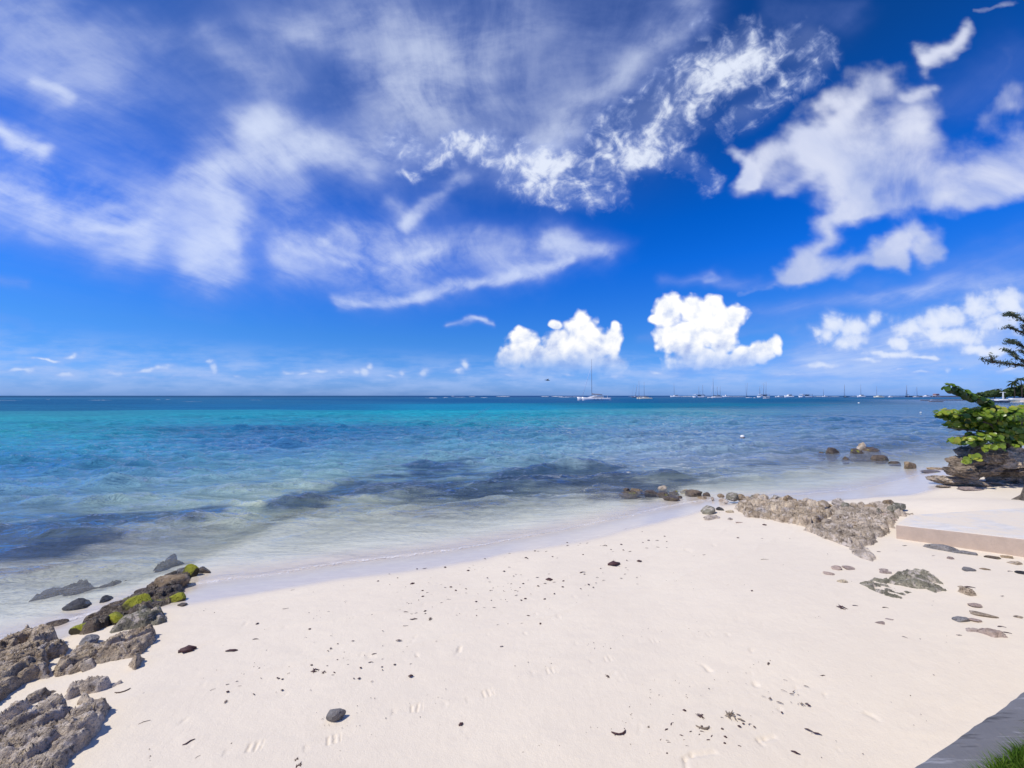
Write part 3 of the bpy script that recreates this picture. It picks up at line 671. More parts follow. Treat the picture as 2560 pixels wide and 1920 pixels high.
M_PALE = rock_mat('pale_limestone', (.74, .645, .545), (.50, .43, .36), (.11, .09, .075), white=1.0)
M_BROWN = rock_mat('brown_reef_rock', (.52, .40, .26), (.33, .245, .16), (.065, .05, .038), white=.2)
M_WET = rock_mat('wet_dark_rock', (.19, .145, .105), (.10, .076, .06), (.02, .015, .013), moss=.14, rough=.35, spec=.5)
M_MOSS = rock_mat('algae_covered_rock', (.12, .11, .06), (.07, .06, .035), (.02, .016, .012), moss=1.35, rough=.6)
M_GREY = rock_mat('grey_stone', (.36, .35, .355), (.25, .245, .25), (.10, .10, .105), white=.1, rough=.6)
M_PINK = rock_mat('pinkish_stone', (.60, .48, .42), (.46, .36, .32), (.26, .20, .18), white=.35)
M_GREEN = rock_mat('greenish_grey_rock', (.38, .36, .28), (.23, .225, .175), (.075, .078, .062), white=.8)
M_SUB = rock_mat('submerged_rock', (.10, .10, .105), (.06, .06, .065), (.025, .025, .03), rough=.6)
M_YEL = rock_mat('yellowish_coral_stone', (.58, .50, .36), (.46, .38, .26), (.25, .2, .13), white=.3)

_ICO = {}
def ico(n):
    if n not in _ICO:
        bm = bmesh.new(); bmesh.ops.create_icosphere(bm, subdivisions=n, radius=1.0)
        v = np.array([p.co[:] for p in bm.verts]); f = np.array([[q.index for q in g.verts] for g in bm.faces]); bm.free()
        _ICO[n] = (v, f)
    return _ICO[n]
def boulder_mesh(name, seed, dims, sub=4, facets=9, crag=0.3, strata=0.0):
    v, f = ico(sub); rng = np.random.RandomState(seed)
    p = v * (1 + 0.30 * fbm(v * 1.1, 3, seed=seed % 97)[:, None])
    for _ in range(facets):
        n = rng.normal(size=3); n /= np.linalg.norm(n); d = 0.50 + 0.38 * rng.rand()
        t = np.maximum(p @ n - d, 0); p = p - t[:, None] * n * 0.92
    q = v * np.array([1.0, 1.0, 1.0 + 3 * strata])
    dsp = crag * (0.20 * fbm(q * 2.6, 4, seed=seed % 89 + 5, ridged=True) + 0.12 * fbm(q * 7.5, 3, seed=seed % 71 + 3))
    if strata: dsp = dsp + strata * 0.10 * np.sin(p[:, 2] * 9 + 2.5 * fbm(v * 1.5, 2, seed=seed % 53))
    p = p * (1 + dsp[:, None]) * np.asarray(dims)
    me = new_mesh(name, p, f)
    fattr(me, 'tone', np.full(len(p), rng.rand()))
    return me
def boulder(name, px, py, w_px, label, mat, seed, h=0.6, d=0.8, rz=None, cat='rock', group=None, sub=4, crag=0.3, sink=0.25, strata=0.0, facets=9, z=None, pl=None, awash=1.0):
    """a rock whose foot stands at photograph position px,py (2560 px), w_px wide there"""
    x, y, zz = spot(px, py) if pl is None else pl
    g = float(ground(np.array([x]), np.array([y]))[0])
    if z is not None: g = z
    sz = w_px * y / FPX / 2; under = max(WATER_Z - g, 0.0)
    if under > 0.03: w_px *= 1.12; sz *= 1.12
    me = boulder_mesh(name, seed, (sz, sz * d, sz * h), sub, facets, crag, strata)
    o = link(name, me, mat); rr = random.Random(seed)
    zc = g + sz * h * (1 - 2 * sink) * 0.55
    if under > 0.03:        # standing on the bed, showing above the water what the photograph shows
        top = WATER_Z + sz * h * 1.15 * awash; half = (top - g + 0.08) / 2; zc = g - 0.08 + half; me.transform(Matrix.Diagonal((1, 1, half / (sz * h), 1)))
    o.location = (x, y + sz * d * 0.5, zc)
    o.rotation_euler = (rr.uniform(-.12, .12), rr.uniform(-.12, .12), rr.uniform(-.5, .5) if rz is None else rz)
    return tag(o, label, cat, group)

def worley(x, y, seed=0):
    ix = np.floor(x).astype(np.int64); iy = np.floor(y).astype(np.int64)
    F1 = np.full(len(x), 9.0); F2 = np.full(len(x), 9.0); cid = np.zeros(len(x)); cx = np.zeros(len(x)); cy = np.zeros(len(x))
    for dx in (-1, 0, 1):
        for dy in (-1, 0, 1):
            a = ix + dx; c = iy + dy
            hsh = _PERM[(_PERM[(a + seed * 13) & 255] + c) & 255]
            jx = a + 0.5 + 0.9 * (hsh / 255.0 - 0.5); jy = c + 0.5 + 0.9 * (_PERM[(hsh + 71) & 255] / 255.0 - 0.5)
            d = np.hypot(x - jx, y - jy); r_ = _PERM[(hsh + 137) & 255] / 255.0
            nearer = d < F1
            F2 = np.where(nearer, F1, np.minimum(F2, d))
            cid = np.where(nearer, r_, cid); cx = np.where(nearer, jx, cx); cy = np.where(nearer, jy, cy)
            F1 = np.where(nearer, d, F1)
    return F1, F2, cid, cx, cy
def poly_dist(x, y, poly):
    """signed distance, positive inside"""
    dm = np.full(len(x), 1e9); ins = np.zeros(len(x), bool); n = len(poly)
    for i in range(n):
        ax, ay = poly[i]; bx, by = poly[(i + 1) % n]
        L2 = (bx - ax) ** 2 + (by - ay) ** 2 + 1e-12
        t = np.clip(((x - ax) * (bx - ax) + (y - ay) * (by - ay)) / L2, 0, 1)
        dm = np.minimum(dm, np.hypot(x - ax - t * (bx - ax), y - ay - t * (by - ay)))
        cr = ((ay > y) != (by > y)) & (x < (bx - ax) * (y - ay) / (by - ay + 1e-12) + ax)
        ins ^= cr
    return np.where(ins, dm, -dm)
def outcrop(name, poly_px, H, label, mat, seed, res=0.014, cell=0.25, stretch=2.2, ang=50, edge=0.10, gap=0.25, cat='rock ledge', crag=1.0, scale=1.0, org=(0, 0), tilt=(0, 0), block=0.75, group=None, rough=0.10):
    pts = np.array([((a / scale) + org[0], (c / scale) + org[1]) for a, c in poly_px], float)
    X, Y, _ = on_ground(pts[:, 0], pts[:, 1]); poly = list(zip(X, Y))
    x = np.arange(X.min() - .12, X.max() + .12, res); y = np.arange(Y.min() - .12, Y.max() + .12, res)
    XX, YY = np.meshgrid(x, y); x_, y_ = XX.ravel(), YY.ravel()
    d = poly_dist(x_, y_, poly)
    d = d + rough * fbm(p3(x_ / 0.26, y_ / 0.26), 5, gain=.6, seed=seed)
    c, s_ = math.cos(R(ang)), math.sin(R(ang))
    a = x_ * c + y_ * s_; bq = -x_ * s_ + y_ * c
    wa = 0.10 * fbm(p3(a / 0.3, bq / 0.3), 3, seed=seed + 1); wb = 0.10 * fbm(p3(a / 0.3, bq / 0.3), 3, seed=seed + 2)
    F1, F2, cid, cx, cy = worley((a + wa) / (cell * stretch), (bq + wb) / cell, seed)
    G1, G2, gid, _, _ = worley((a + wa) / (cell * .45 * stretch), (bq + wb) / (cell * .45), seed + 5)
    env = sstep(d, 0.0, edge)
    rid = fbm(p3(a / (0.42 * stretch / 2), bq / 0.16), 5, seed=seed + 4, ridged=True)
    fine = fbm(p3(a / 0.10, bq / 0.05), 4, seed=seed + 7, ridged=True)
    lumps = (0.12 + 0.88 * cid) * (0.12 + 0.88 * sstep(F2 - F1, 0.01, 0.26)) * (0.75 + 0.25 * gid) * (0.8 + 0.2 * sstep(G2 - G1, 0.02, 0.3))
    big = fbm(p3(x_ / 0.9, y_ / 0.9), 3, seed=seed + 9)
    h = H * env * (block * lumps + (1 - block) * (0.55 + 0.45 * rid) + 0.25 * big + 0.26 * crag * fine) 
    stp = H * 0.22; q_ = (h + 0.03 * fbm(p3(x_ / 0.3, y_ / 0.3), 3, seed=seed + 13)) / stp; kf = np.floor(q_); h = 0.35 * h + 0.65 * stp * (kf + sstep(q_ - kf, 0.55, 0.95))
    h = h + env * 0.10 * H * fbm(p3(a / 0.05, bq / 0.025), 3, seed=seed + 15, ridged=True)
    h = h - gap * H * sstep(fbm(p3(a / 0.5, bq / 0.22), 3, seed=seed + 11), 0.0, 0.38)
    h = h + tilt[0] * (x_ - X.mean()) * env + tilt[1] * (y_ - Y.mean()) * env
    h = np.where(d < -0.02, -0.10, h - 0.012)
    z = ground(x_, y_) + h
    fc = grid_faces(len(y), len(x))
    keep = (h[fc] > -0.035).any(1)
    fc = fc[keep]; used = np.unique(fc); re = np.full(len(x_), -1); re[used] = np.arange(len(used))
    ox, oy = X.mean(), Y.mean(); oz = float(ground(np.array([ox]), np.array([oy]))[0])
    jx = 0.35 * res * perlin(p3(x_ * 40, y_ * 40), 3); jy = 0.35 * res * perlin(p3(x_ * 40, y_ * 40), 8)
    me = new_mesh(name, np.stack([x_ + jx - ox, y_ + jy - oy, z - oz], 1)[used], re[fc])
    fattr(me, 'tone', (0.65 * cid + 0.35 * gid)[used])
    o = link(name, me, mat); o.location = (ox, oy, oz)
    return tag(o, label, cat, group)

# ---- left reef (outline positions in the enlarged lower-left corner of the photograph)
LS, LO = 2.861, (0, 1340)
def LP(a, c): return a / LS + LO[0], c / LS + LO[1]
outcrop('rock_ledge', [(-260, 1659), (-200, 1500), (0, 1430), (90, 1385), (200, 1345), (330, 1262), (480, 1235), (560, 1290), (640, 1250), (790, 1215), (800, 1280), (730, 1390), (660, 1500), (590, 1570), (520, 1640), (480, 1760), (420, 1900), (-100, 1990)],
        0.21, 'large pale grey layered rock ledge with a shadowed edge, in the bottom left corner', M_PALE, 3, res=.012, cell=.20, ang=48, gap=.3, edge=.07, scale=LS, org=LO, block=.6)
outcrop('rock_ledge', [(535, 1200), (600, 1140), (660, 1150), (715, 1200), (650, 1250), (550, 1262)], 0.18, 'small round lump of grey rock just behind the corner ledge', M_PALE, 5, res=.011, cell=.2, gap=.1, scale=LS, org=LO)
outcrop('rock_ledge', [(-80, 1370), (0, 1335), (90, 1250), (180, 1190), (330, 1125), (430, 1085), (415, 1115), (260, 1200), (130, 1290), (0, 1345)], 0.13, 'thin flat strip of mauve grey rock in the sand at the left edge', M_PALE, 7, res=.012, cell=.16, gap=.1, edge=.045, scale=LS, org=LO)
outcrop('rock_ledge', [(440, 1200), (470, 1110), (540, 1060), (700, 1030), (790, 1055), (900, 1030), (925, 1045), (800, 1090), (700, 1125), (560, 1150)], 0.12, 'low narrow rock strip half buried in sand behind the corner ledge', M_PALE, 9, res=.012, cell=.16, gap=.12, edge=.045, scale=LS, org=LO)
outcrop('rock_ledge', [(-320, 1180), (-250, 900), (0, 880), (120, 800), (250, 760), (430, 750), (510, 800), (480, 850), (350, 900), (375, 970), (350, 1020), (200, 1060), (100, 1150), (0, 1210), (-120, 1290)], 0.27,
        'tall brown craggy rock mass at the left edge with dark hollows', M_LIME, 11, res=.013, cell=.26, gap=.12, edge=.07, scale=LS, org=LO)
outcrop('rock_ledge', [(360, 1020), (380, 950), (500, 885), (540, 830), (640, 800), (730, 800), (760, 760), (850, 735), (1000, 690), (1120, 690), (1130, 730), (1080, 800), (1040, 850), (950, 880), (800, 915), (640, 945), (500, 1000)], 0.20,
        'grey brown rock ledge with rounded lumps shading the sand beside it', M_LIME, 13, res=.013, cell=.22, gap=.08, edge=.06, scale=LS, org=LO)
outcrop('rock_ledge', [(735, 735), (800, 665), (900, 590), (1050, 540), (1190, 540), (1220, 585), (1180, 640), (1090, 660), (1000, 665), (860, 690)], 0.22,
        'greenish grey rock ledge next to the wet reef stones', M_GREEN, 15, res=.016, cell=.2, gap=.25, edge=.09, scale=LS, org=LO)
outcrop('rock_ledge', [(500, 690), (620, 600), (700, 550), (830, 480), (880, 440), (960, 400), (1060, 360), (1100, 310), (1180, 275), (1310, 235), (1400, 235), (1380, 280), (1310, 345), (1330, 395), (1290, 440), (1200, 495), (1000, 560), (840, 620), (680, 700), (560, 715)], 0.15,
        'dark wet reef running from sand into water on the left', M_WET, 17, res=.018, cell=.17, gap=.2, edge=.08, scale=LS, org=LO)
outcrop('rock_ledge', [(880, 950), (930, 905), (1000, 875), (1045, 880), (1030, 930), (960, 980)], 0.16, 'small jagged grey rock on the sand in front of the left ledge', M_LIME, 19, res=.012, cell=.15, gap=.1, edge=.06, scale=LS, org=LO)
outcrop('rock_ledge', [(200, 415), (290, 352), (400, 308), (560, 282), (700, 288), (850, 250), (985, 236), (900, 268), (780, 305), (640, 335), (450, 378), (300, 405)], 0.17,
        'drowned dark reef strip under the shallow water off the left rocks', M_SUB, 20, res=.02, cell=.18, gap=.5, edge=.12, scale=LS, org=LO, rough=.2)
outcrop('rock_ledge', [(1075, 205), (1120, 160), (1180, 135), (1270, 118), (1335, 135), (1280, 165), (1180, 200)], 0.16,
        'small dark reef patch awash around the jagged rock off the left reef', M_SUB, 21, res=.02, cell=.16, gap=.4, edge=.10, scale=LS, org=LO, rough=.15)
for a, c, w, h, d, lab, mt, sd_, nm in [
        (605, 800, 185, .55, .55, 'smooth grey wedge shaped stone leaning between the left rocks', M_GREY, 201, 'stone'),
        (915, 545, 235, .75, .7, 'boulder covered in bright yellow green algae on the left reef', M_MOSS, 202, 'boulder'),
        (570, 700, 170, .6, .6, 'low dark boulder topped with yellow green algae nearest the wave edge', M_MOSS, 203, 'boulder'),
        (1240, 470, 160, .5, .6, 'flat algae green stone on the right side of the left reef', M_MOSS, 204, 'stone'),
        (1352, 275, 115, .75, .6, 'small green topped stone at the seaward end of the left reef', M_MOSS, 205, 'stone'),
        (1175, 392, 250, .62, .7, 'brown craggy boulder, highest of the left reef by the water', M_BROWN, 206, 'boulder'),
        (1000, 415, 110, .6, .7, 'dark bluish boulder beside the brown craggy boulder', M_WET, 207, 'boulder'),
        (1285, 258, 100, .55, .7, 'slate grey rounded stone behind the brown craggy boulder', M_GREY, 208, 'stone'),
        (710, 590, 170, .5, .7, 'dark brown boulder in the middle of the left reef', M_WET, 209, 'boulder'),
        (800, 545, 150, .4, .7, 'dark mossy boulder behind the algae covered boulder', M_WET, 210, 'boulder'),
        (790, 630, 160, .55, .6, 'flat stone with pale green algae streaks on the left reef', M_MOSS, 211, 'stone'),
        (1290, 355, 130, .3, .6, 'thin dark maroon stone at the wet sand edge of the left reef', M_WET, 212, 'stone'),
        (1450, 245, 110, .3, .5, 'low dark stone touching the water at the tip of the left reef', M_WET, 213, 'stone'),
        (1290, 500, 90, .22, .5, 'flat maroon stone lying on wet sand beside the reef', M_WET, 214, 'stone'),
        (585, 960, 150, .6, .7, 'rounded brown boulder at the foot of the left ledge', M_LIME, 215, 'boulder'),
        (440, 965, 130, .6, .7, 'brown boulder joining the tall left rock mass and the ledge', M_LIME, 216, 'boulder'),
        (525, 490, 170, .42, .6, 'round dark boulder standing alone in the swash on the left', M_SUB, 217, 'boulder'),
        (355, 648, 150, .42, .5, 'maroon wet boulder lying alone in the swash on the left', M_WET, 218, 'boulder'),
        (740, 445, 120, .3, .6, 'small dark rock awash in the shallows off the left reef', M_SUB, 219, 'rock'),
        (1210, 150, 130, .45, .5, 'dark jagged rock breaking the surface off the left reef', M_SUB, 220, 'rock')]:
    px, py = LP(a, c)
    boulder(nm, px, py, w / LS, lab, mt, sd_, h=h, d=d, cat='stone' if nm == 'stone' else 'rock', crag=.75 if mt is M_SUB else .35, facets=14, awash={217: .45, 218: .6, 219: .1, 220: .25, 221: .0, 222: -.35, 223: -.45, 224: -.4}.get(sd_, 1.0))

# ---- rocky spit on the right (enlarged crop: 4.424 px per photograph px from 1500,1180)
def SP(a, c): return a / 4.424 + 1500, c / 4.424 + 1180
outcrop('rock_ledge', [(1835, 1272), (1862, 1258), (1905, 1253), (1960, 1254), (2010, 1264), (2060, 1274), (2085, 1290), (2060, 1310), (2020, 1320), (1990, 1313), (1930, 1301), (1860, 1292)],
        0.20, 'brown craggy rock ledge at the seaward half of the spit', M_LIME, 23, res=.018, cell=.20, stretch=1.5, ang=-22, gap=.7, edge=.09, crag=1.5, rough=.2, block=.85)
outcrop('rock_ledge', [(2072, 1278), (2110, 1268), (2180, 1278), (2240, 1270), (2278, 1286), (2240, 1304), (2228, 1330), (2200, 1346), (2190, 1366), (2150, 1376), (2120, 1368), (2060, 1348), (2012, 1326), (2040, 1312), (2076, 1300)],
        0.15, 'flatter mauve grey rock ledge sloping from the spit to the concrete slab', M_SPIT, 24, res=.018, cell=.18, stretch=2.0, ang=-30, gap=.9, edge=.08, crag=1.8, rough=.2, block=.85)
outcrop('rock_ledge', [(2120, 1372), (2150, 1368), (2180, 1378), (2196, 1394), (2186, 1404), (2150, 1396), (2128, 1386)], 0.07, 'low flat mauve rock at the sandy tail of the spit', M_PALE, 25, res=.018, cell=.2, gap=.4, edge=.08)
tip = [(300, 178, 62), (410, 215, 130), (345, 252, 180), (570, 242, 120), (700, 175, 90), (830, 225, 90), (940, 208, 70), (710, 252, 120), (790, 302, 150), (890, 275, 52), (1050, 252, 160), (1140, 292, 90), (1195, 255, 72)]
tl = ['knobbly dark boulder farthest out at the tip of the spit', 'pale topped craggy boulder at the seaward tip of the spit', 'dark wet boulder at the foot of the pale topped one', 'maroon black boulder standing in the water second from the tip',
      'small tan rock awash behind the spit tip', 'reddish flat rock awash behind the spit', 'tan block shaped rock standing in the water behind the spit', 'dark double boulder in the water in front of the tan rocks',
      'black low boulder nearest the beach in the row of the spit tip', 'small round dark boulder between two longer ones in the spit tip', 'long reddish low rock in the middle of the spit tip row', 'olive brown boulder on the wet sand at the start of the ledge', 'small pointed brown boulder behind the olive one']
for i, (a, c, w) in enumerate(tip):
    px, py = SP(a, c)
    boulder('boulder', px, py, w / 4.424 * 1.1, tl[i], (M_WET, M_BROWN, M_WET, M_WET, M_LIME, M_WET, M_YEL, M_WET, M_WET, M_WET, M_WET, M_BROWN, M_WET)[i], 300 + i, h=.42, d=.8, sub=4, crag=.7, facets=14)
named = [(1205, 465, 200, .62, .7, 'dark olive craggy boulder standing apart on the wet sand', M_GREEN), (1335, 425, 85, .6, .7, 'small dark grey stone beside the olive boulder', M_SUB), (1442, 448, 85, .55, .7, 'yellowish rounded stone on the wet sand by the ledge', M_YEL),
         (1444, 528, 72, .4, .6, 'small grey stone on the dry side of the olive boulder', M_PALE), (1240, 525, 230, .22, .5, 'flat pale slab at the foot of the olive boulder', M_PALE), (1545, 565, 90, .2, .5, 'flat beige stone on the sand below the ledge', M_PINK)]
for i, (a, c, w, h, d, lab, mt) in enumerate(named):
    px, py = SP(a, c); boulder('boulder' if w > 100 else 'stone', px, py, w / 4.424, lab, mt, 330 + i, h=h, d=d, cat='rock' if w > 100 else 'stone')
rs = random.Random(12)
crest = [(1250, 318, 62), (1345, 300, 135), (1365, 338, 95), (1480, 345, 160), (1400, 355, 90), (1560, 330, 100), (1630, 320, 110), (1700, 312, 90), (1760, 325, 120), (1830, 318, 90), (1880, 330, 90), (1960, 330, 110), (2040, 338, 100), (2100, 350, 130), (2170, 355, 110), (2230, 372, 90),
         (2290, 392, 120), (2380, 402, 120), (2470, 408, 140), (2560, 405, 110), (2660, 410, 150), (2740, 420, 130), (2820, 415, 130), (2900, 425, 150), (3000, 432, 140), (3060, 418, 110), (3160, 420, 120), (3230, 428, 140), (3330, 440, 150), (3260, 470, 110), (3170, 465, 130), (3080, 480, 110)]
for i, (a, c, w) in enumerate(crest):
    px, py = SP(a, c)
    boulder('boulder', px, py, w / 4.424 * rs.uniform(.6, 1.25), 'weathered brown boulder lodged along the seaward crest of the spit', rs.choice([M_LIME, M_LIME, M_BROWN, M_GREEN, M_PALE]), 400 + i, h=rs.uniform(.55, .9), d=rs.uniform(.6, .9), sub=4, sink=-.35, facets=14,
            crag=.4, group='boulders along the crest of the spit')
for i, (a, c, w) in enumerate([(3180, 490, 70), (3120, 555, 75), (3270, 540, 55), (3060, 520, 60)]):
    px, py = SP(a, c); boulder('stone', px, py, w / 4.424 * 1.1, 'whitish pink stone caught between the spit and the slab corner', M_YEL if i % 2 else M_PINK, 450 + i, h=.6, sub=3, cat='stone', group='pale stones by the slab corner')
low = [(1650, 440, 130), (1720, 500, 120), (1800, 470, 130), (1880, 520, 150), (1960, 440, 130), (2010, 545, 160), (2100, 470, 140), (2150, 575, 150), (2260, 520, 130), (2320, 640, 150), (2400, 570, 150), (2450, 690, 150), (2540, 620, 150), (2620, 720, 160), (2680, 640, 140), (2790, 700, 170), (2860, 620, 150), (2750, 780, 160), (2940, 560, 150), (3010, 640, 150), (3130, 620, 140), (2900, 740, 140), (2980, 770, 110), (2560, 480, 150), (2700, 520, 160), (2820, 510, 140)]
for i, (a, c, w) in enumerate(low[::2]):
    px, py = SP(a, c); w *= rs.uniform(.5, 1.15)
    boulder('boulder', px, py, w / 4.424 * rs.uniform(.8, 1.15), 'grey weathered boulder bedded in the landward face of the spit', rs.choice([M_LIME, M_PALE, M_LIME, M_BROWN]), 500 + i, h=rs.uniform(.5, .75), d=rs.uniform(.6, .9), sub=4, crag=.6, sink=-.25, facets=14,
            group='boulders bedded in the landward face of the spit')

# ---- rocks awash off the right-hand cove
def OP(a, c): return a / 5.821 + 1980, c / 5.821 + 1080
for i, (a, c, w, h, lab, mt) in enumerate([(440, 315, 85, .5, 'small black rock left of the offshore row', M_WET), (600, 328, 195, .4, 'low black rock standing in the sea, second of the offshore row', M_WET),
        (1150, 342, 300, .42, 'dark right half of the largest offshore rock', M_WET), (975, 348, 220, .35, 'dark left half of the largest offshore rock', M_WET), (1070, 330, 200, .85, 'pale topped peak of the largest offshore rock', M_LIME),
        (1310, 402, 175, .42, 'brown loaf shaped rock right of the largest offshore rock', M_WET), (790, 390, 105, .22, 'thin rock awash between the two offshore rocks', M_WET), (1510, 455, 160, .22, 'low rock barely awash off the cove', M_WET),
        (1725, 512, 185, .4, 'rounded brown rock nearest the cove sand', M_BROWN), (2130, 545, 210, .28, 'long reddish rock at the water edge by the bush', M_BROWN), (2060, 590, 300, .10, 'thin dark rock lying flat by the bush', M_WET)]):
    px, py = OP(a, c); boulder('rock', px, py, w / 5.821, lab, mt, 600 + i, h=h * .9, d=.6, crag=.8, facets=15, awash=2.0, sink=.3 if i != 4 else .05)

# ---- half buried slab and loose stones on the right (4.424 px per photograph px from 2060,1340)
def QP(a, c): return a / 4.424 + 2060, c / 4.424 + 1340
outcrop('rock_ledge', [QP(*p) for p in [(395, 530), (440, 495), (560, 480), (640, 490), (740, 450), (850, 405), (940, 400), (1120, 420), (1250, 465), (1360, 530), (1440, 590), (1400, 640), (1330, 620), (1240, 640), (1130, 590), (1040, 580), (960, 620), (950, 680), (900, 720), (760, 690), (620, 650), (500, 605)]],
        0.09, 'greenish grey rock half buried in the dry sand, with sandy hollows', M_GREEN, 31, res=.014, cell=.22, stretch=2.6, ang=-38, gap=1.1, edge=.07, tilt=(0, .06))
outcrop('rock_ledge', [QP(*p) for p in [(1440, 580), (1480, 548), (1600, 575), (1665, 590), (1710, 660), (1620, 670), (1500, 620)]], 0.10, 'small tan dark edged rock at the right tip of the half buried rock', M_LIME, 33, res=.014, cell=.2, gap=.5, edge=.06, ang=-30)
outcrop('rock_ledge', [QP(*p) for p in [(1480, 990), (1560, 960), (1700, 1000), (1900, 1050), (2060, 1090), (2040, 1130), (1900, 1130), (1760, 1090), (1560, 1090)]], 0.07, 'low pale sandstone crust in the sand near the right edge', M_PINK, 35, res=.014, cell=.15, gap=.7, edge=.08, ang=-20)
for i, (a, c, w, h, lab, mt) in enumerate([(155, 368, 120, .5, 'rounded pink stone, largest of the group by the spit tail', M_PINK), (280, 362, 135, .22, 'flat pinkish stone to the right of the rounded pink one', M_PINK), (70, 430, 120, .4, 'ribbed pink stone nearest the camera in the group by the spit tail', M_PINK),
        (225, 520, 130, .45, 'yellowish knobbly coral stone on the sand', M_YEL), (675, 385, 100, .2, 'thin flat pink stone above the half buried rock', M_PINK), (700, 412, 120, .2, 'thin pale pink stone touching the half buried rock', M_PINK),
        (1408, 262, 85, .7, 'rounded mauve stone below the concrete slab', M_PINK), (1618, 388, 155, .4, 'grey triangular stone on the sand by the right edge', M_GREY), (1798, 376, 110, .2, 'flat brown stone beside the triangular one', M_BROWN),
        (1315, 160, 290, .38, 'long dark grey boulder lying against the concrete face', M_GREY), (1590, 205, 260, .25, 'long flat grey boulder next along the concrete face', M_GREY), (1890, 255, 145, .42, 'bluish black boulder at the foot of the concrete face', M_WET),
        (2055, 250, 150, .3, 'rust brown boulder against the concrete near the right edge', M_BROWN), (2145, 318, 150, .4, 'grey boulder at the right edge below the concrete', M_LIME), (2190, 420, 110, .4, 'small dark stone at the right edge of the sand', M_SUB),
        (640, 975, 105, .35, 'oval tan stone alone on the sand', M_PINK), (1700, 950, 130, .35, 'pinkish flat stone beside the dark grey one near the right edge', M_PINK), (1530, 945, 165, .45, 'dark grey angular stone half sunk near the right edge', M_GREY),
        (1780, 885, 250, .16, 'long flat grey stone half sunk near the right edge', M_LIME), (1690, 775, 170, .18, 'thin mauve stone half sunk below the tan rock', M_PINK), (2170, 905, 90, .25, 'striped tan stone at the right edge', M_LIME), (735, 930, 90, .12, 'faint pink stone barely showing beside the oval one', M_PINK)]):
    px, py = QP(a, c); boulder('stone' if w < 180 else 'boulder', px, py, w / 4.424, lab, mt, 700 + i, h=h * .72, d=.6 if w < 200 else .45, rz=0.0 if i not in (9, 10, 18) else -.42, cat='stone' if w < 180 else 'rock', sink=.25)
boulder('stone', 839, 1803, 47, 'angular slate grey stone alone in the middle of the foreground sand', M_GREY, 23, h=.72, d=.7, cat='stone', sub=4, facets=16, crag=.12, sink=.18, rz=.2)

# ---- rocky bluff under the bush (4.607 px per photograph px from 2260,940)
def BP(a, c): return a / 4.607 + 2260, c / 4.607 + 940
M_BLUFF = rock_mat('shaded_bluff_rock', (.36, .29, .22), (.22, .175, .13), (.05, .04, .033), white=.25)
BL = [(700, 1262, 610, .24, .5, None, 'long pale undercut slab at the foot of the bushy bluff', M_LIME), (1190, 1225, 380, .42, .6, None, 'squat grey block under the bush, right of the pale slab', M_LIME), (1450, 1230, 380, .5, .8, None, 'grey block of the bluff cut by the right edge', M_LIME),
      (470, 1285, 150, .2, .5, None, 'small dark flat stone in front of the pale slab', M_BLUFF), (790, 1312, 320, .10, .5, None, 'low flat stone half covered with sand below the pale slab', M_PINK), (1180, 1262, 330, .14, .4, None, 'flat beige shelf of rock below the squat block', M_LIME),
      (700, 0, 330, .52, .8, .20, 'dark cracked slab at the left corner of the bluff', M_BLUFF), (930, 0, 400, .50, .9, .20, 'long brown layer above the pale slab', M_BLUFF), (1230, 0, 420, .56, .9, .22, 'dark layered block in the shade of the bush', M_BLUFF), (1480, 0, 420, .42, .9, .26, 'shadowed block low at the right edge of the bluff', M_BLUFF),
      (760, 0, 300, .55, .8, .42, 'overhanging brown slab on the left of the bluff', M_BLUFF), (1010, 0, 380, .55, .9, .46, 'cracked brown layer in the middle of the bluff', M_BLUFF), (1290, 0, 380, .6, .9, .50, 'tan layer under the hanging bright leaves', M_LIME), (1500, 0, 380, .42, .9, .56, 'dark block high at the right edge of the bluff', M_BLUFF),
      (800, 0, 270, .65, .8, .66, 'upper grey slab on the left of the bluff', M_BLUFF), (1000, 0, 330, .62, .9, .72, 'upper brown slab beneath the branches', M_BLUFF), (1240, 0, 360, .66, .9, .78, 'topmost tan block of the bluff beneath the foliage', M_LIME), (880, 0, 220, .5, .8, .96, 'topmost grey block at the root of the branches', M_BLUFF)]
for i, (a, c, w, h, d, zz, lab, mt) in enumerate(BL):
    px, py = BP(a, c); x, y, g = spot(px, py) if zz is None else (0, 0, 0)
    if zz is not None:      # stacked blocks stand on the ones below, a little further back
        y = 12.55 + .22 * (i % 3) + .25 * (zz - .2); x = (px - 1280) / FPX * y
    boulder('boulder' if h > .15 else 'stone', px, py, w / 4.607, lab, mt, 800 + i, h=h, d=d, rz=.35 * ((i * 7) % 5 - 2) / 2, z=zz, pl=(x, y, 0) if zz is not None else None, strata=.35, crag=1.3, sub=5, facets=16, sink=.12)

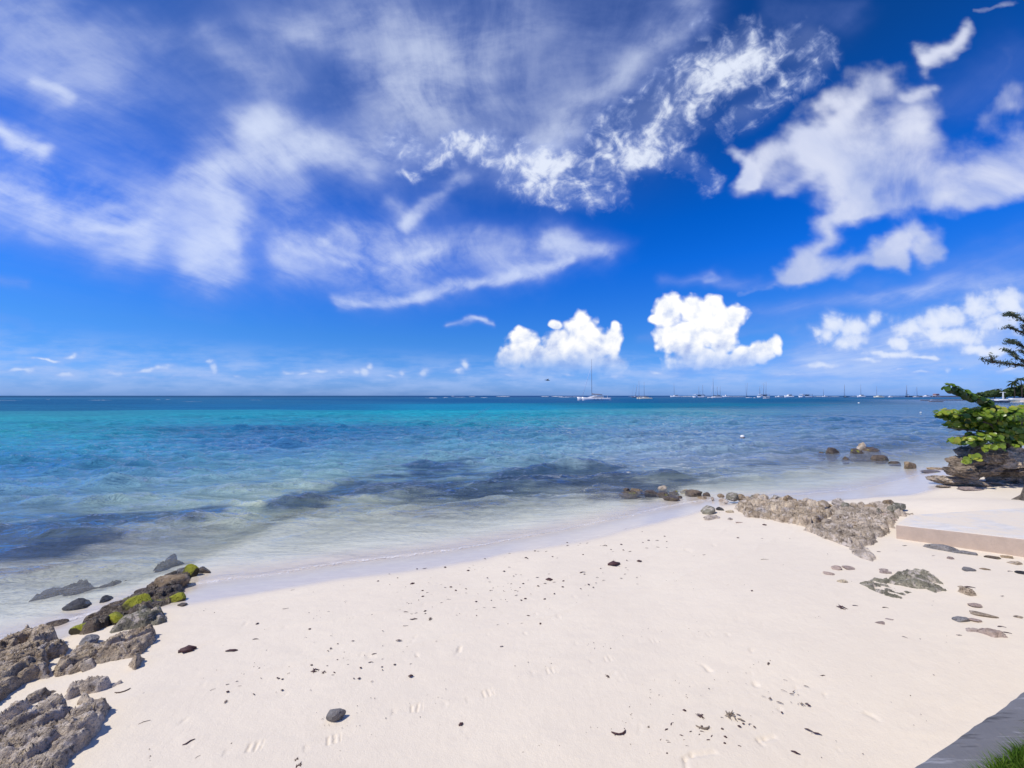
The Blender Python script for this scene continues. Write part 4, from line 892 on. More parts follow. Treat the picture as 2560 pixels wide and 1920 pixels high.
# ------------------------------------------------------------------ concrete slab, garden wall, lawn
def concrete_mat(name, top, side, streak=0.0, sand=False):
    m, b, out = new_mat(name); nt = m.node_tree
    tc = b.n('ShaderNodeTexCoord').outputs['Object']
    g = b.n('ShaderNodeNewGeometry'); sp = b.n('ShaderNodeSeparateXYZ'); nt.links.new(g.outputs['Normal'], sp.inputs[0])
    n = b.noise(b.mapping(tc, rot=R(-36), scale=(1.2, 6, 3)), 1.6, 6, 0.65); n2 = b.noise(tc, 40, 4, 0.6)
    t = b.mix(b.ss(n, 0.35, 0.68), top, tuple(min(1, v * 1.18) for v in top))
    if streak:
        stn = b.noise(b.mapping(tc, rot=R(22 + 38), scale=(2.0, 26, 3)), 1.5, 4, 0.7)
        t = b.mix(b.m('MULTIPLY', b.ss(stn, 0.56, 0.70), streak), t, tuple(min(1, v * 2.4) for v in top))
        t = b.mix(b.m('MULTIPLY', b.ss(stn, 0.42, 0.30), streak), t, tuple(v * 0.4 for v in top))
    s = b.mix(b.ss(n, 0.3, 0.7), side, tuple(v * 0.88 for v in side))
    if sand: t = b.mix(b.ss(b.m('ADD', b.noise(tc, 1.3, 6, 0.6), b.m('MULTIPLY', b.noise(tc, 9, 4, 0.6), 0.25)), 0.56, 0.72), t, (0.77, 0.68, 0.55))
    c = b.mix(b.ss(sp.outputs[2], 0.5, 0.8), s, t)
    c = b.mix(b.m('MULTIPLY', b.ss(n2, 0.55, 0.75), 0.25), c, tuple(v * 0.6 for v in side))
    bs = b.n('ShaderNodeBsdfPrincipled'); nt.links.new(c, bs.inputs['Base Color']); bs.inputs['Roughness'].default_value = 0.75
    bs.inputs['Specular IOR Level'].default_value = 0.3
    nt.links.new(b.bump(b.m('ADD', n2, n), 0.4, 0.01), bs.inputs['Normal']); nt.links.new(bs.outputs[0], out.inputs[0])
    return m
def bevelled(name, top, z0, mat, label, cat, bev=0.02):
    """a solid with a polygonal top given as x,y,z corners"""
    bm = bmesh.new(); t = [bm.verts.new(p) for p in top]; bt = [bm.verts.new((p[0], p[1], z0)) for p in top]; n = len(top)
    bm.faces.new(t); bm.faces.new(bt[::-1])
    for i in range(n): bm.faces.new((t[i], bt[i], bt[(i + 1) % n], t[(i + 1) % n]))
    bmesh.ops.recalc_face_normals(bm, faces=bm.faces)
    bmesh.ops.bevel(bm, geom=[e for e in bm.edges if all(v in t for v in e.verts)], offset=bev, segments=3, affect='EDGES', profile=0.6)
    bmesh.ops.subdivide_edges(bm, edges=[e for e in bm.edges if e.calc_length() > 0.6], cuts=5, use_grid_fill=True)
    for v in bm.verts:
        w = 0.006 * perlin(np.array([[v.co.x * 3, v.co.y * 3, v.co.z * 3]]), 4)[0]; v.co.z += w; v.co.x += w; v.co.y -= w
    me = bpy.data.meshes.new(name); bm.to_mesh(me); bm.free()
    return tag(link(name, me, mat), label, cat)
bevelled('concrete_slab', [(7.69, 7.78, .217), (9.06, 6.80, .281), (12.0, 4.7, .33), (14.0, 8.4, .33), (11.4, 8.75, .27), (8.55, 8.35, .235)], -0.7,
         concrete_mat('whitewashed_concrete', (.64, .61, .565), (.60, .475, .375), sand=True), 'low concrete slab with a whitish top and beige face on the sand at right', 'slab')
WA = np.array([1.75, 1.72]); WD = np.array([0.94, 0.384]); WD = WD / np.linalg.norm(WD); WN = np.array([WD[1], -WD[0]])
WZ = 1.2
def wp(a, c): p = WA + WD * a + WN * c; return float(p[0]), float(p[1])
def garden_wall():
    mb = MB(); n = 240; L0, L1 = -9.0, 7.0; th = 0.16
    rings = []
    for i in range(n + 1):
        a = L0 + (L1 - L0) * i / n
        wob = 0.013 * float(perlin(np.array([[a * 2.3, 0, 0]]), 2)[0]) + 0.008 * float(perlin(np.array([[a * 9, 0, 0]]), 3)[0])
        prof = [(0.0 + wob, -0.5), (wob, WZ - .02), (wob + .006, WZ - .006), (wob + .02, WZ), (th - .02, WZ), (th, WZ - .012), (th, -0.5)]
        rings.append([wp(a, c) + (z,) for c, z in prof])
    mb.loft(rings)
    o = mb.build('garden_wall', concrete_mat('grey_concrete', (.165, .165, .175), (.52, .44, .38), .75))
    tag(o, 'dark grey concrete garden wall top crossing the bottom right corner', 'wall')
garden_wall()
def lawn():
    xs = np.linspace(0, 1, 60); n = 70
    a = np.linspace(-9, 7, 90); c = np.concatenate([np.linspace(0.165, 1.2, 30), np.linspace(1.3, 40, 30)])
    A, Cc_ = np.meshgrid(a, c); A = A.ravel(); Cc_ = Cc_.ravel()
    x = WA[0] + WD[0] * A + WN[0] * Cc_; y = WA[1] + WD[1] * A + WN[1] * Cc_
    z = np.full_like(x, WZ - 0.02) + 0.012 * perlin(p3(x * 3, y * 3), 5)
    m, b, out = new_mat('lawn_soil'); nt = m.node_tree
    tc = b.n('ShaderNodeTexCoord').outputs['Object']
    cc = b.mix(b.noise(tc, 22, 4, 0.6), (.03, .05, .012), (.07, .10, .02))
    d = b.n('ShaderNodeBsdfDiffuse'); nt.links.new(cc, d.inputs[0]); nt.links.new(d.outputs[0], out.inputs[0])
    o = link('lawn', new_mesh('lawn', np.stack([x, y, z], 1), grid_faces(len(c), len(a))[:, ::-1]), m)
    o['kind'] = 'structure'; o['label'] = 'raised lawn behind the garden wall'
    rng = np.random.RandomState(4); N = 26000
    a = rng.uniform(-1.2, 3.2, N); c = 0.153 + rng.exponential(0.16, N) ; c = np.where(c > 0.9, rng.uniform(.15, .9, N), c)
    edge = 0.03 * fbm(p3(a * 5, a * 0), 2, seed=3); c = np.maximum(c + edge, 0.15 + edge)
    x = WA[0] + WD[0] * a + WN[0] * c; y = WA[1] + WD[1] * a + WN[1] * c; z0 = np.where(c < .165, WZ + .001, WZ - .02)
    h = rng.uniform(.02, .06, N); w = rng.uniform(.0016, .003, N); th = rng.uniform(0, 6.28, N); ln = rng.uniform(.01, .05, N); ld = rng.uniform(0, 6.28, N)
    lx = ln * np.cos(ld) + (c < .3) * WN[0] * -.025; ly = ln * np.sin(ld) + (c < .3) * WN[1] * -.025
    wx, wy = np.cos(th) * w, np.sin(th) * w
    V = np.zeros((N, 5, 3))
    V[:, 0] = np.stack([x - wx, y - wy, z0], 1); V[:, 1] = np.stack([x + wx, y + wy, z0], 1)
    V[:, 2] = np.stack([x + wx * .7 + lx * .35, y + wy * .7 + ly * .35, z0 + h * .6], 1); V[:, 3] = np.stack([x - wx * .7 + lx * .35, y - wy * .7 + ly * .35, z0 + h * .6], 1)
    V[:, 4] = np.stack([x + lx, y + ly, z0 + h], 1)
    base = np.arange(N)[:, None] * 5
    me = bpy.data.meshes.new('grass')
    q = base + np.array([[0, 1, 2, 3]]); t = base + np.array([[3, 2, 4]])
    me.from_pydata(V.reshape(-1, 3).tolist(), [], q.tolist() + t.tolist())
    fattr(me, 'tone', np.repeat(rng.rand(N), 5))
    m2, b, out = new_mat('grass_blades'); nt = m2.node_tree
    cc = b.ramp(attr(b, 'tone').outputs['Fac'], [(0, (.045, .10, .012)), (.6, (.10, .19, .02)), (1, (.19, .26, .05))])
    d = b.n('ShaderNodeBsdfDiffuse'); nt.links.new(cc, d.inputs[0]); tl = b.n('ShaderNodeBsdfTranslucent'); nt.links.new(cc, tl.inputs[0])
    mx = b.n('ShaderNodeMixShader'); mx.inputs[0].default_value = .35; nt.links.new(d.outputs[0], mx.inputs[1]); nt.links.new(tl.outputs[0], mx.inputs[2]); nt.links.new(mx.outputs[0], out.inputs[0])
    tag(link('grass', me, m2), 'short green grass along the garden wall in the bottom right corner', 'grass', kind='stuff')
lawn()

# ------------------------------------------------------------------ plants
def leaf_mat(name, cols, rough=0.4, trans=0.3, spec=0.5):
    m, b, out = new_mat(name); nt = m.node_tree
    c = b.ramp(attr(b, 'tone').outputs['Fac'], cols)
    bs = b.n('ShaderNodeBsdfPrincipled'); nt.links.new(c, bs.inputs['Base Color']); bs.inputs['Roughness'].default_value = rough
    bs.inputs['Specular IOR Level'].default_value = spec
    tl = b.n('ShaderNodeBsdfTranslucent'); nt.links.new(c, tl.inputs[0])
    mx = b.n('ShaderNodeMixShader'); mx.inputs[0].default_value = trans
    nt.links.new(bs.outputs[0], mx.inputs[1]); nt.links.new(tl.outputs[0], mx.inputs[2]); nt.links.new(mx.outputs[0], out.inputs[0])
    return m
M_BARK = rock_mat('grey_bark', (.27, .235, .195), (.17, .145, .12), (.06, .05, .042), rough=.9)
M_TWIG = plain('dark_twig', (.045, .035, .03), .8, var=.3, scale=12)
def leaves(name, cen, nrm, rad, mat, parent, rng, tone=None, shape='round', k=9):
    """one mesh of many small leaves"""
    N = len(cen); nrm = nrm / np.linalg.norm(nrm, axis=1, keepdims=True)
    r_ = rng.normal(size=(N, 3)); a = np.cross(nrm, r_); a /= np.linalg.norm(a, axis=1, keepdims=True); c = np.cross(nrm, a)
    if shape == 'round':
        ang = np.linspace(0, 2 * PI, k, endpoint=False)
        prof = [(math.cos(t) * (1.0 if abs(t) > .3 else .92), math.sin(t) * 1.06) for t in ang]
    else: prof = [(1.0, 0), (.35, .24), (-.5, .2), (-1, 0), (-.5, -.2), (.35, -.24)]
    k = len(prof); V = np.zeros((N, k + 1, 3))
    for j, (u_, v_) in enumerate(prof):
        fold = 0.22 * abs(v_) - 0.10 * u_ * u_
        V[:, j] = cen + rad[:, None] * (a * u_ + c * v_ + nrm * fold)
    V[:, k] = cen
    base = np.arange(N)[:, None] * (k + 1)
    F = np.concatenate([base + np.array([[k, j, (j + 1) % k]]) for j in range(k)])
    me = new_mesh(name, V.reshape(-1, 3), F)
    fattr(me, 'tone', np.repeat(rng.rand(N) if tone is None else tone, k + 1))
    return link(name, me, mat, parent)
def at_depth(px, py, dep):
    dx, dy, dz = ray(px, py); t = dep / dy
    return np.stack([dx * t, dy * t, CAMZ + dz * t], -1)

def sea_grape():
    root = thing('sea_grape_bush', (16.4, 12.9, 0.6), 'bright green bush with round leaves growing on the rocky bluff at right', 'bush')
    inv = np.array(root.location)
    rng = np.random.RandomState(8)
    CL = [(500, 440, 110, 62), (640, 470, 120, 80), (760, 450, 130, 85), (900, 430, 150, 80), (1060, 440, 150, 90), (1200, 440, 150, 100), (1330, 430, 120, 100), (1480, 430, 160, 110), (780, 560, 160, 62), (640, 560, 110, 50), (1000, 560, 150, 80),
          (1150, 600, 160, 90), (1300, 590, 140, 110), (1470, 600, 160, 110), (640, 745, 75, 38), (770, 745, 90, 44), (930, 700, 120, 60), (1100, 690, 110, 70), (1260, 720, 100, 70), (1420, 750, 120, 80), (1000, 380, 70, 40), (1090, 640, 60, 60)]
    cen = []; nr = []; tone = []
    def put(P, n, t): cen.append(P); nr.append(n); tone.append(t)
    for a, c, rx, ry in CL:
        px, py = BP(a, c); dep = 12.7 + rng.uniform(-.25, .35); P0 = at_depth(px, py, dep)
        sx_, sz_ = rx / 4.607 * dep / FPX, ry / 4.607 * dep / FPX; n = int(52 * (rx * ry) / 9000) + 20
        for _ in range(n):
            d = rng.normal(size=3); d /= np.linalg.norm(d); rr_ = rng.uniform(.55, 1.02)
            p = P0 + d * np.array([sx_, .8 * sx_ + .12, sz_]) * rr_
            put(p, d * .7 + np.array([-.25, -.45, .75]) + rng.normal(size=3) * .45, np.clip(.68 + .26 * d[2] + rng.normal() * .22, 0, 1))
    # the long leafy arm reaching up and out over the water
    arm = [(1010, 400), (960, 320), (860, 270), (760, 235), (660, 190), (570, 150), (500, 130)]
    A = [at_depth(*BP(a, c), 12.5 - .05 * i) for i, (a, c) in enumerate(arm)]
    for i in range(len(A) - 1):
        for _ in range(26):
            t = rng.rand(); p = A[i] * (1 - t) + A[i + 1] * t; d = rng.normal(size=3); d /= np.linalg.norm(d)
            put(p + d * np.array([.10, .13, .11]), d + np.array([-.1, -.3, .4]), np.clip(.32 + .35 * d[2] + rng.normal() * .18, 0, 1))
    # bright young leaves hanging over the rock
    for a, c in [(930, 850), (960, 820), (1000, 815), (1040, 830), (1090, 800), (1140, 790), (1150, 815), (700, 955), (735, 965), (690, 990), (800, 930), (840, 915), (860, 935), (610, 750), (580, 748), (1290, 800), (1330, 770)]:
        for _ in range(3):
            put(at_depth(*BP(a + rng.normal() * 12, c + rng.normal() * 10), 12.15 + rng.normal() * .06), np.array([-.3, -.9, .35]) + rng.normal(size=3) * .35, rng.uniform(.8, 1))
    cen = np.array(cen) - inv; nr = np.array(nr)
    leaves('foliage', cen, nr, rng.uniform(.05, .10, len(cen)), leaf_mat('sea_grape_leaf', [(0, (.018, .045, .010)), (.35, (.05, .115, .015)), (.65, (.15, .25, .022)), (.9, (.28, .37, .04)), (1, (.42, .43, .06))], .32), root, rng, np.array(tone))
    mb = MB(); base = np.array([16.9, 13.1, .75])
    def br(pts, r0):
        P = [np.asarray(p) - inv for p in pts]; mb.tube(P, [r0 * (1 - .75 * i / (len(P) - 1)) for i in range(len(P))], 6)
    br([base] + [at_depth(*BP(a, c), 12.6) for a, c in [(1150, 640), (1040, 480)]] + A, .05)
    for tp, r_ in [([(900, 640), (700, 620), (520, 600), (470, 598)], .03), ([(860, 660), (680, 690), (570, 680)], .028), ([(700, 620), (560, 630), (510, 650)], .015), ([(1000, 560), (800, 480), (560, 440)], .035), ([(700, 690), (640, 715)], .012), ([(680, 690), (600, 700)], .01),
                   ([(1200, 560), (1200, 470)], .04), ([(1350, 560), (1400, 440)], .04), ([(1100, 700), (960, 800), (930, 850)], .02), ([(960, 800), (800, 900), (700, 960)], .014)]:
        br([base] + [at_depth(*BP(a, c), 12.55) for a, c in tp], r_)
    mb.build('branch', M_TWIG, root, True)
sea_grape()

def right_tree():
    x0, y0, g0 = spot(2592, 1254)
    root = thing('casuarina_tree', (x0, y0, g0 - .1), 'grey trunked tree at the right edge with feathery dark green limbs against the sky', 'tree')
    inv = np.array(root.location); rng = np.random.RandomState(21)
    tr = [(x0, y0 + .1, g0 - .15), (x0 + .05, y0 + .1, g0 + .35), (x0 + .16, y0 + .15, g0 + 1.0), (x0 + .65, y0 + .3, g0 + 2.1), (x0 + 1.1, y0 + .5, g0 + 3.2), (x0 + 1.5, y0 + .6, g0 + 4.4), (x0 + 1.7, y0 + .7, g0 + 5.8), (x0 + 1.8, y0 + .7, g0 + 7.0)]
    mb = MB(); mb.tube([np.array(p) - inv for p in tr], [.24, .15, .14, .13, .11, .09, .06, .03], 12)
    for a in (0.4, 1.9, 3.3, 4.6): mb.tube([np.array([0, .1, .3]), np.array([.16 * math.cos(a), .1 + .16 * math.sin(a), .12]), np.array([.42 * math.cos(a), .1 + .42 * math.sin(a), -.06])], [.09, .085, .03], 8)
    tk = mb.build('trunk', M_BARK, root, True)
    fattr(tk.data, 'tone', np.full(len(tk.data.vertices), .5))
    K = 5.927
    def TP(a, c): return a / K + 2260, c / K + 760
    limbs = [[(2300, 420), (1900, 310), (1778, 255), (1700, 205), (1600, 150), (1500, 152)], [(2300, 560), (1900, 490), (1778, 435), (1650, 380), (1560, 335), (1445, 362)], [(2300, 760), (1900, 690), (1778, 640), (1700, 590), (1600, 560), (1530, 552)],
             [(2350, 980), (1950, 900), (1778, 855), (1660, 785), (1600, 715), (1470, 672)], [(2400, 1020), (1950, 960), (1778, 912), (1550, 885), (1400, 862), (1280, 862), (1150, 800)], [(1320, 860), (1300, 820), (1292, 765)],
             [(2300, 820), (1900, 760), (1800, 720), (1720, 680)], [(1900, 310), (1800, 330), (1740, 300)], [(1900, 490), (1800, 400), (1740, 330)], [(2300, 300), (2000, 160), (1850, 90)]]
    cen = []; nr = []; tn = []; bb = MB()
    for li, L in enumerate(limbs):
        dep = y0 + .3 + rng.uniform(-.25, .25)
        P = [at_depth(*TP(a, c), dep + .06 * i * rng.normal()) for i, (a, c) in enumerate(L)]
        start = np.array(tr[4 if L[0][1] > 600 else 5])
        P = ([start] if L[0][0] > 2200 else []) + P
        bb.tube([p - inv for p in P], [max(.045 * (1 - i / (len(P) - .3)), .007) for i in range(len(P))], 6)
        for i in range(len(P) - 1):
            fl = np.linalg.norm(P[i + 1] - P[i]); tipness = i / (len(P) - 1)
            n = int(fl * (230 if i >= 2 else 120))
            for _ in range(n):
                t = rng.rand(); q_ = P[i] * (1 - t) + P[i + 1] * t; d = rng.normal(size=3); d /= np.linalg.norm(d)
                clump = .45 + .75 * abs(perlin(np.array([q_ * 5.0]), 2)[0]) * 2
                rad = (.05 + .075 * (1 - .55 * tipness)) * clump * rng.rand() ** .6
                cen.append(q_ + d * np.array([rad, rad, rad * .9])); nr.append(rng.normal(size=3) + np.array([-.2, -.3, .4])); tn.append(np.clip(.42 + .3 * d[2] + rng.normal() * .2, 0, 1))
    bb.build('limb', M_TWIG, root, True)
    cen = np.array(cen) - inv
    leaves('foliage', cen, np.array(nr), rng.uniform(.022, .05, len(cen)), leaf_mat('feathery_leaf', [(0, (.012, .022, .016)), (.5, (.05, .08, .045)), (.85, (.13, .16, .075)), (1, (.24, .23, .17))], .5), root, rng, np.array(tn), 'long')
right_tree()

# ---- the far shore
M_FARTREE = leaf_mat('far_leaf', [(0, (.012, .028, .012)), (.5, (.035, .07, .022)), (1, (.09, .13, .04))], .6, .15, .2)
def far_tree(px, py, rx, ry, dep, label, trunk=True):
    P = at_depth(px, py, dep); g = max(float(ground(np.array([P[0]]), np.array([P[1]]))[0]), -.3)
    root = thing('shore_tree', (P[0], P[1], g), label, 'tree')
    rng = np.random.RandomState(int(px * 7 + py)); k = dep / FPX; sx_, sz_ = rx * k, ry * k
    n = 620; d = rng.normal(size=(n, 3)); d /= np.linalg.norm(d, axis=1, keepdims=True)
    lump = 1 + .35 * fbm(d * 2.2, 3, seed=int(px) % 50)
    cen = np.array([0, 0, P[2] - g]) + d * np.array([sx_, sx_, sz_]) * (lump * rng.uniform(.6, 1.02, n) )[:, None]
    cen[:, 2] = np.maximum(cen[:, 2], .25)
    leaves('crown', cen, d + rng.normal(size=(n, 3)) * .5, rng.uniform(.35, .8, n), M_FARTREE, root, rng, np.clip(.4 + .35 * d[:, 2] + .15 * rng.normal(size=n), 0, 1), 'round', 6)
    mb = MB(); mb.tube([(0, 0, -.4), (.2, 0, (P[2] - g) * .5), (.1, 0, P[2] - g)], [.35, .25, .1], 7)
    t = mb.build('trunk', M_TWIG, root, True)
for px, py, rx, ry, dep, lab in [(2466, 987, 18, 6, 228, 'low dark green scrub tree at the left end of the far shore'), (2486, 984, 17, 8, 226, 'low rounded tree between the scrub and the small far palm'), (2512, 985, 16, 7, 224, 'low dark tree behind the white post on the far shore'),
                                 (2534, 980, 17, 11, 222, 'bushy green tree under the far palms'), (2556, 978, 18, 14, 220, 'tall bushy green tree at the right edge of the far shore')]:
    far_tree(px, py, rx, ry, dep, lab)
M_FROND = leaf_mat('palm_frond', [(0, (.02, .035, .014)), (.6, (.05, .075, .025)), (1, (.11, .13, .05))], .5, .2, .3)
def palm(px, py, size, base_py, dep, label):
    P = at_depth(px, py, dep); B = at_depth(px + 3, base_py, dep); g = min(float(B[2]), float(P[2]) - 1)
    root = thing('palm_tree', (B[0], B[1], g), label, 'palm'); H = P[2] - g; k = dep / FPX * size
    rng = np.random.RandomState(int(px)); top = np.array([P[0] - B[0], 0, H])
    mb = MB(); mb.tube([(0, 0, -.3), tuple(top * .5 + np.array([.2, 0, 0])), tuple(top)], [.26, .2, .16], 8); mb.build('trunk', M_TWIG, root, True)
    f = MB(); tones = []
    for i in range(22):
        th = i * 2.4 + rng.rand() * .4; el = rng.uniform(-.25, 1.1); L = k * rng.uniform(.8, 1.1); n = 7; pts = []
        for j in range(n + 1):
            t = j / n; r_ = L * t * math.cos(el * (1 - .3 * t)); z_ = L * (math.sin(el) * t - .75 * t * t)
            pts.append(top + np.array([math.cos(th) * r_, math.sin(th) * r_, z_]))
        side = np.array([-math.sin(th), math.cos(th), 0])
        for j in range(n):
            w0 = .16 * L * math.sin(PI * min(.12 + j / n * .95, 1)) ; w1 = .16 * L * math.sin(PI * min(.12 + (j + 1) / n * .95, 1)) * (.75 if j % 2 else 1)
            dr = np.array([0, 0, -.35])
            for s in (-1, 1):
                f.add([pts[j], pts[j + 1], pts[j + 1] + s * side * w1 + dr * w1, pts[j] + s * side * w0 * .7 + dr * w0], [(0, 1, 2, 3)])
                tones += [.35 + .5 * rng.rand()] * 4
    o = f.build('frond_crown', M_FROND, root); fattr(o.data, 'tone', tones)
palm(2496, 974, 12, 990, 225, 'small palm standing alone above the far shore scrub')
palm(2534, 956, 17, 990, 219, 'leaning palm left of the tallest palm on the far shore')
palm(2552, 948, 21, 990, 216, 'tallest palm at the right edge of the far shore')
palm(2572, 960, 20, 990, 214, 'palm half cut off by the right edge on the far shore')

# ------------------------------------------------------------------ boats
M_GEL = plain('white_gelcoat', (.78, .78, .79), .25, var=.03, scale=.4)
M_CREAM = plain('cream_gelcoat', (.80, .75, .60), .3, var=.04, scale=.4)
M_NAVY = plain('dark_blue_hull', (.02, .028, .06), .3, var=.2, scale=.5)
M_WIN = plain('dark_window_glass', (.015, .02, .03), .08, var=.2, scale=1, spec=.8)
M_ALU = plain('grey_mast', (.20, .21, .27), .5, var=.1, scale=1)
M_SAIL = plain('furled_sailcloth', (.34, .33, .36), .8, var=.15, scale=2)
M_JIB = plain('pale_furled_jib', (.55, .62, .80), .8, var=.1, scale=2)
M_CANVAS = plain('dark_blue_canvas', (.035, .045, .085), .8, var=.2, scale=2)
M_AWN = plain('white_awning', (.74, .74, .76), .6, var=.04, scale=1)
M_BOTTOM = plain('antifouling', (.03, .035, .05), .7, var=.2, scale=1)
def hull_mesh(L, B, fb, stern=.75, rake=.06, draft=.4, n=14, sheer=.25):
    """bow towards +x; fb is freeboard amidships"""
    mb = MB(); rings = []
    for i in range(n + 1):
        t = i / n; x = -L / 2 + L * t
        bw = B / 2 * (stern + (1 - stern) * math.sin(PI * min(t / .5, 1) / 2)) if t < .5 else B / 2 * max(1 - ((t - .5) / .5) ** 2.3, .02)
        zt = fb * (1 + sheer * (t - .35) ** 2 * 2.2 * (1 if t > .35 else .4)); xr = rake * L * (t - .5) * 2 if t > .5 else 0
        ring = []
        for zz, wf, xf in ((zt, 1, 1), (fb * .45, .96, .6), (.05, .86, .2), (-draft * .6, .6, 0), (-draft, .1, -.3)):
            ring.append((x + xr * xf, bw * wf, zz))
        ring += [(p[0], -p[1], p[2]) for p in reversed(ring)]
        rings.append(ring)
    mb.loft(rings)
    return mb
def boat_at(name, px, wl, w_px, label, flip=1, yaw=0.0):
    dep = (CAMZ - WATER_Z) * FPX / (wl - 989.0)
    root = thing(name, ((px - 1280) / FPX * dep, dep, WATER_Z), label, 'sailboat' if name in ('sailboat',) else 'catamaran' if name == 'catamaran' else 'boat', 'boats moored in the bay', rz=(PI if flip < 0 else 0) + R(yaw))
    return root, w_px * dep / FPX, dep
def mast(root, x, H, r, mat=None, z0=0.0, name='mast', lean=0.0):
    mb = MB(); mb.tube([(x, 0, z0), (x + lean * .5, 0, z0 + (H - z0) * .5), (x + lean, 0, H)], [r, r * .95, r * .6], 8); return mb.build(name, mat or M_ALU, root, True)
def catamaran(px, wl, w, top, label, flip=-1, yaw=14, mastx=.08, canopy=False, hullm=None):
    root, L, dep = boat_at('catamaran', px, wl, w, label, flip, yaw); B = L * .5; fb = L * .085
    hm = hullm or M_GEL; k = dep / FPX
    for s in (-1, 1):
        h = hull_mesh(L, L * .13, fb, stern=.8, rake=.01, draft=L * .03, sheer=.35)
        h.v = [(x, y + s * B * .37, z) for x, y, z in h.v]
        ho = h.build('hull', hm, root, True)
        st = MB(); st.prism([(-L * .50, .1), (-L * .50, fb * .35), (-L * .46, fb * .35), (-L * .46, fb * .62), (-L * .42, fb * .62), (-L * .42, fb * .95), (-L * .40, fb * .95), (-L * .40, .1)], s * B * .37 - L * .055, s * B * .37 + L * .055)
        st.build('stern_steps', hm, ho)
        for q in (-.16, -.03, .10) if w > 50 else ():
            pw = MB(); pw.box(q * L, q * L + L * .03, s * B * .37 + s * L * .0655 - L * .004, s * B * .37 + s * L * .0655 + L * .004, fb * .52, fb * .72); pw.build('porthole', M_WIN, ho)
    d = MB(); d.box(-L * .38, L * .22, -B * .33, B * .33, fb * .55, fb * 1.02); d.tube([(L * .42, -B * .37, fb * .95), (L * .42, B * .37, fb * .95)], L * .008, 6); d.build('bridge_deck', hm, root)
    c = MB(); c.prism([(-L * .26, fb), (L * .20, fb), (L * .16, fb * 1.22), (L * .06, fb * 1.55), (-L * .05, fb * 1.74), (-L * .26, fb * 1.74)], -B * .30, B * .30); cab = c.build('cabin', hm, root)
    wn = MB(); wn.prism([(-L * .24, fb * 1.24), (L * .15, fb * 1.20), (L * .08, fb * 1.42), (-L * .24, fb * 1.46)], -B * .303, B * .303); wn.build('window', M_WIN, cab)
    t = MB(); t.prism([(-L * .43, fb * 1.86), (-L * .05, fb * 1.92), (-L * .05, fb * 1.98), (-L * .43, fb * 1.93)], -B * .30, B * .30)
    for s in (-1, 1): t.tube([(-L * .41, s * B * .28, fb), (-L * .40, s * B * .28, fb * 1.9)], L * .009, 6)
    t.build('cockpit_roof', M_CANVAS if canopy else hm, root)
    if top:
        H = (wl - top) * k; mx_ = L * mastx; mast(root, mx_, H, max(L * .0075, .42 * k), z0=fb)
        bm_ = MB(); bm_.tube([(mx_, 0, fb * 2.35), (-L * .30, 0, fb * 2.15)], [L * .011, L * .009], 8); bo = bm_.build('boom', M_ALU, root, True)
        sl = MB(); sl.tube([(mx_ - L * .01, 0, fb * 2.75), (mx_ - L * .06, 0, fb * 2.5), (-L * .15, 0, fb * 2.42), (-L * .29, 0, fb * 2.25)], [L * .012, L * .016, L * .015, L * .007], 8); sl.build('furled_sail', M_SAIL, bo, True)
        fs = MB(); a = np.array([L * .43, 0, fb * 1.05]); e = np.array([mx_ + L * .01, 0, H * .84]); fs.tube([a, a * .55 + e * .45, e], [max(L * .006, .30 * k), max(L * .006, .34 * k), max(L * .0025, .05 * k)], 6); fs.build('furled_jib', M_JIB, root, True)
    return root
def sailboat(px, wl, w, masts, label, flip=-1, yaw=10, hullm=None, cover=True):
    root, L, dep = boat_at('sailboat', px, wl, w, label, flip, yaw); k = dep / FPX; fb = L * .10
    hm = hullm or M_GEL
    hull_mesh(L, L * .28, fb, stern=.72, rake=.06, draft=L * .05).build('hull', hm, root, True)
    c = MB(); c.prism([(-L * .12, fb), (L * .22, fb), (L * .14, fb * 1.5), (-L * .12, fb * 1.6)], -L * .085, L * .085); cab = c.build('cabin', M_GEL, root)
    wn = MB(); wn.prism([(-L * .09, fb * 1.2), (L * .12, fb * 1.18), (L * .09, fb * 1.38), (-L * .09, fb * 1.42)], -L * .0875, L * .0875); wn.build('window', M_WIN, cab)
    for mpx, top, ln in masts:
        x = (mpx - px) * k * (1 if flip > 0 else -1); H = (wl - top) * k
        mast(root, x, H, .38 * k, z0=fb, lean=ln * k * (1 if flip > 0 else -1))
    x = (masts[0][0] - px) * k * (1 if flip > 0 else -1)
    bo = MB(); bo.tube([(x, 0, fb * 2.3), (x - L * .36, 0, fb * 2.1)], L * .012, 6); b_ = bo.build('boom', M_ALU, root, True)
    if cover:
        sl = MB(); sl.tube([(x - .1, 0, fb * 2.7), (x - L * .15, 0, fb * 2.55), (x - L * .35, 0, fb * 2.25)], [L * .02, L * .024, L * .012], 8); sl.build('furled_sail', M_CANVAS, b_, True)
    st = MB(); H = (wl - masts[0][1]) * k; st.tube([(L * .5, 0, fb * 1.2), (x + masts[0][2] * k * .9, 0, H * .96)], .10 * k, 5); st.build('forestay', M_ALU, root, True)
    return root
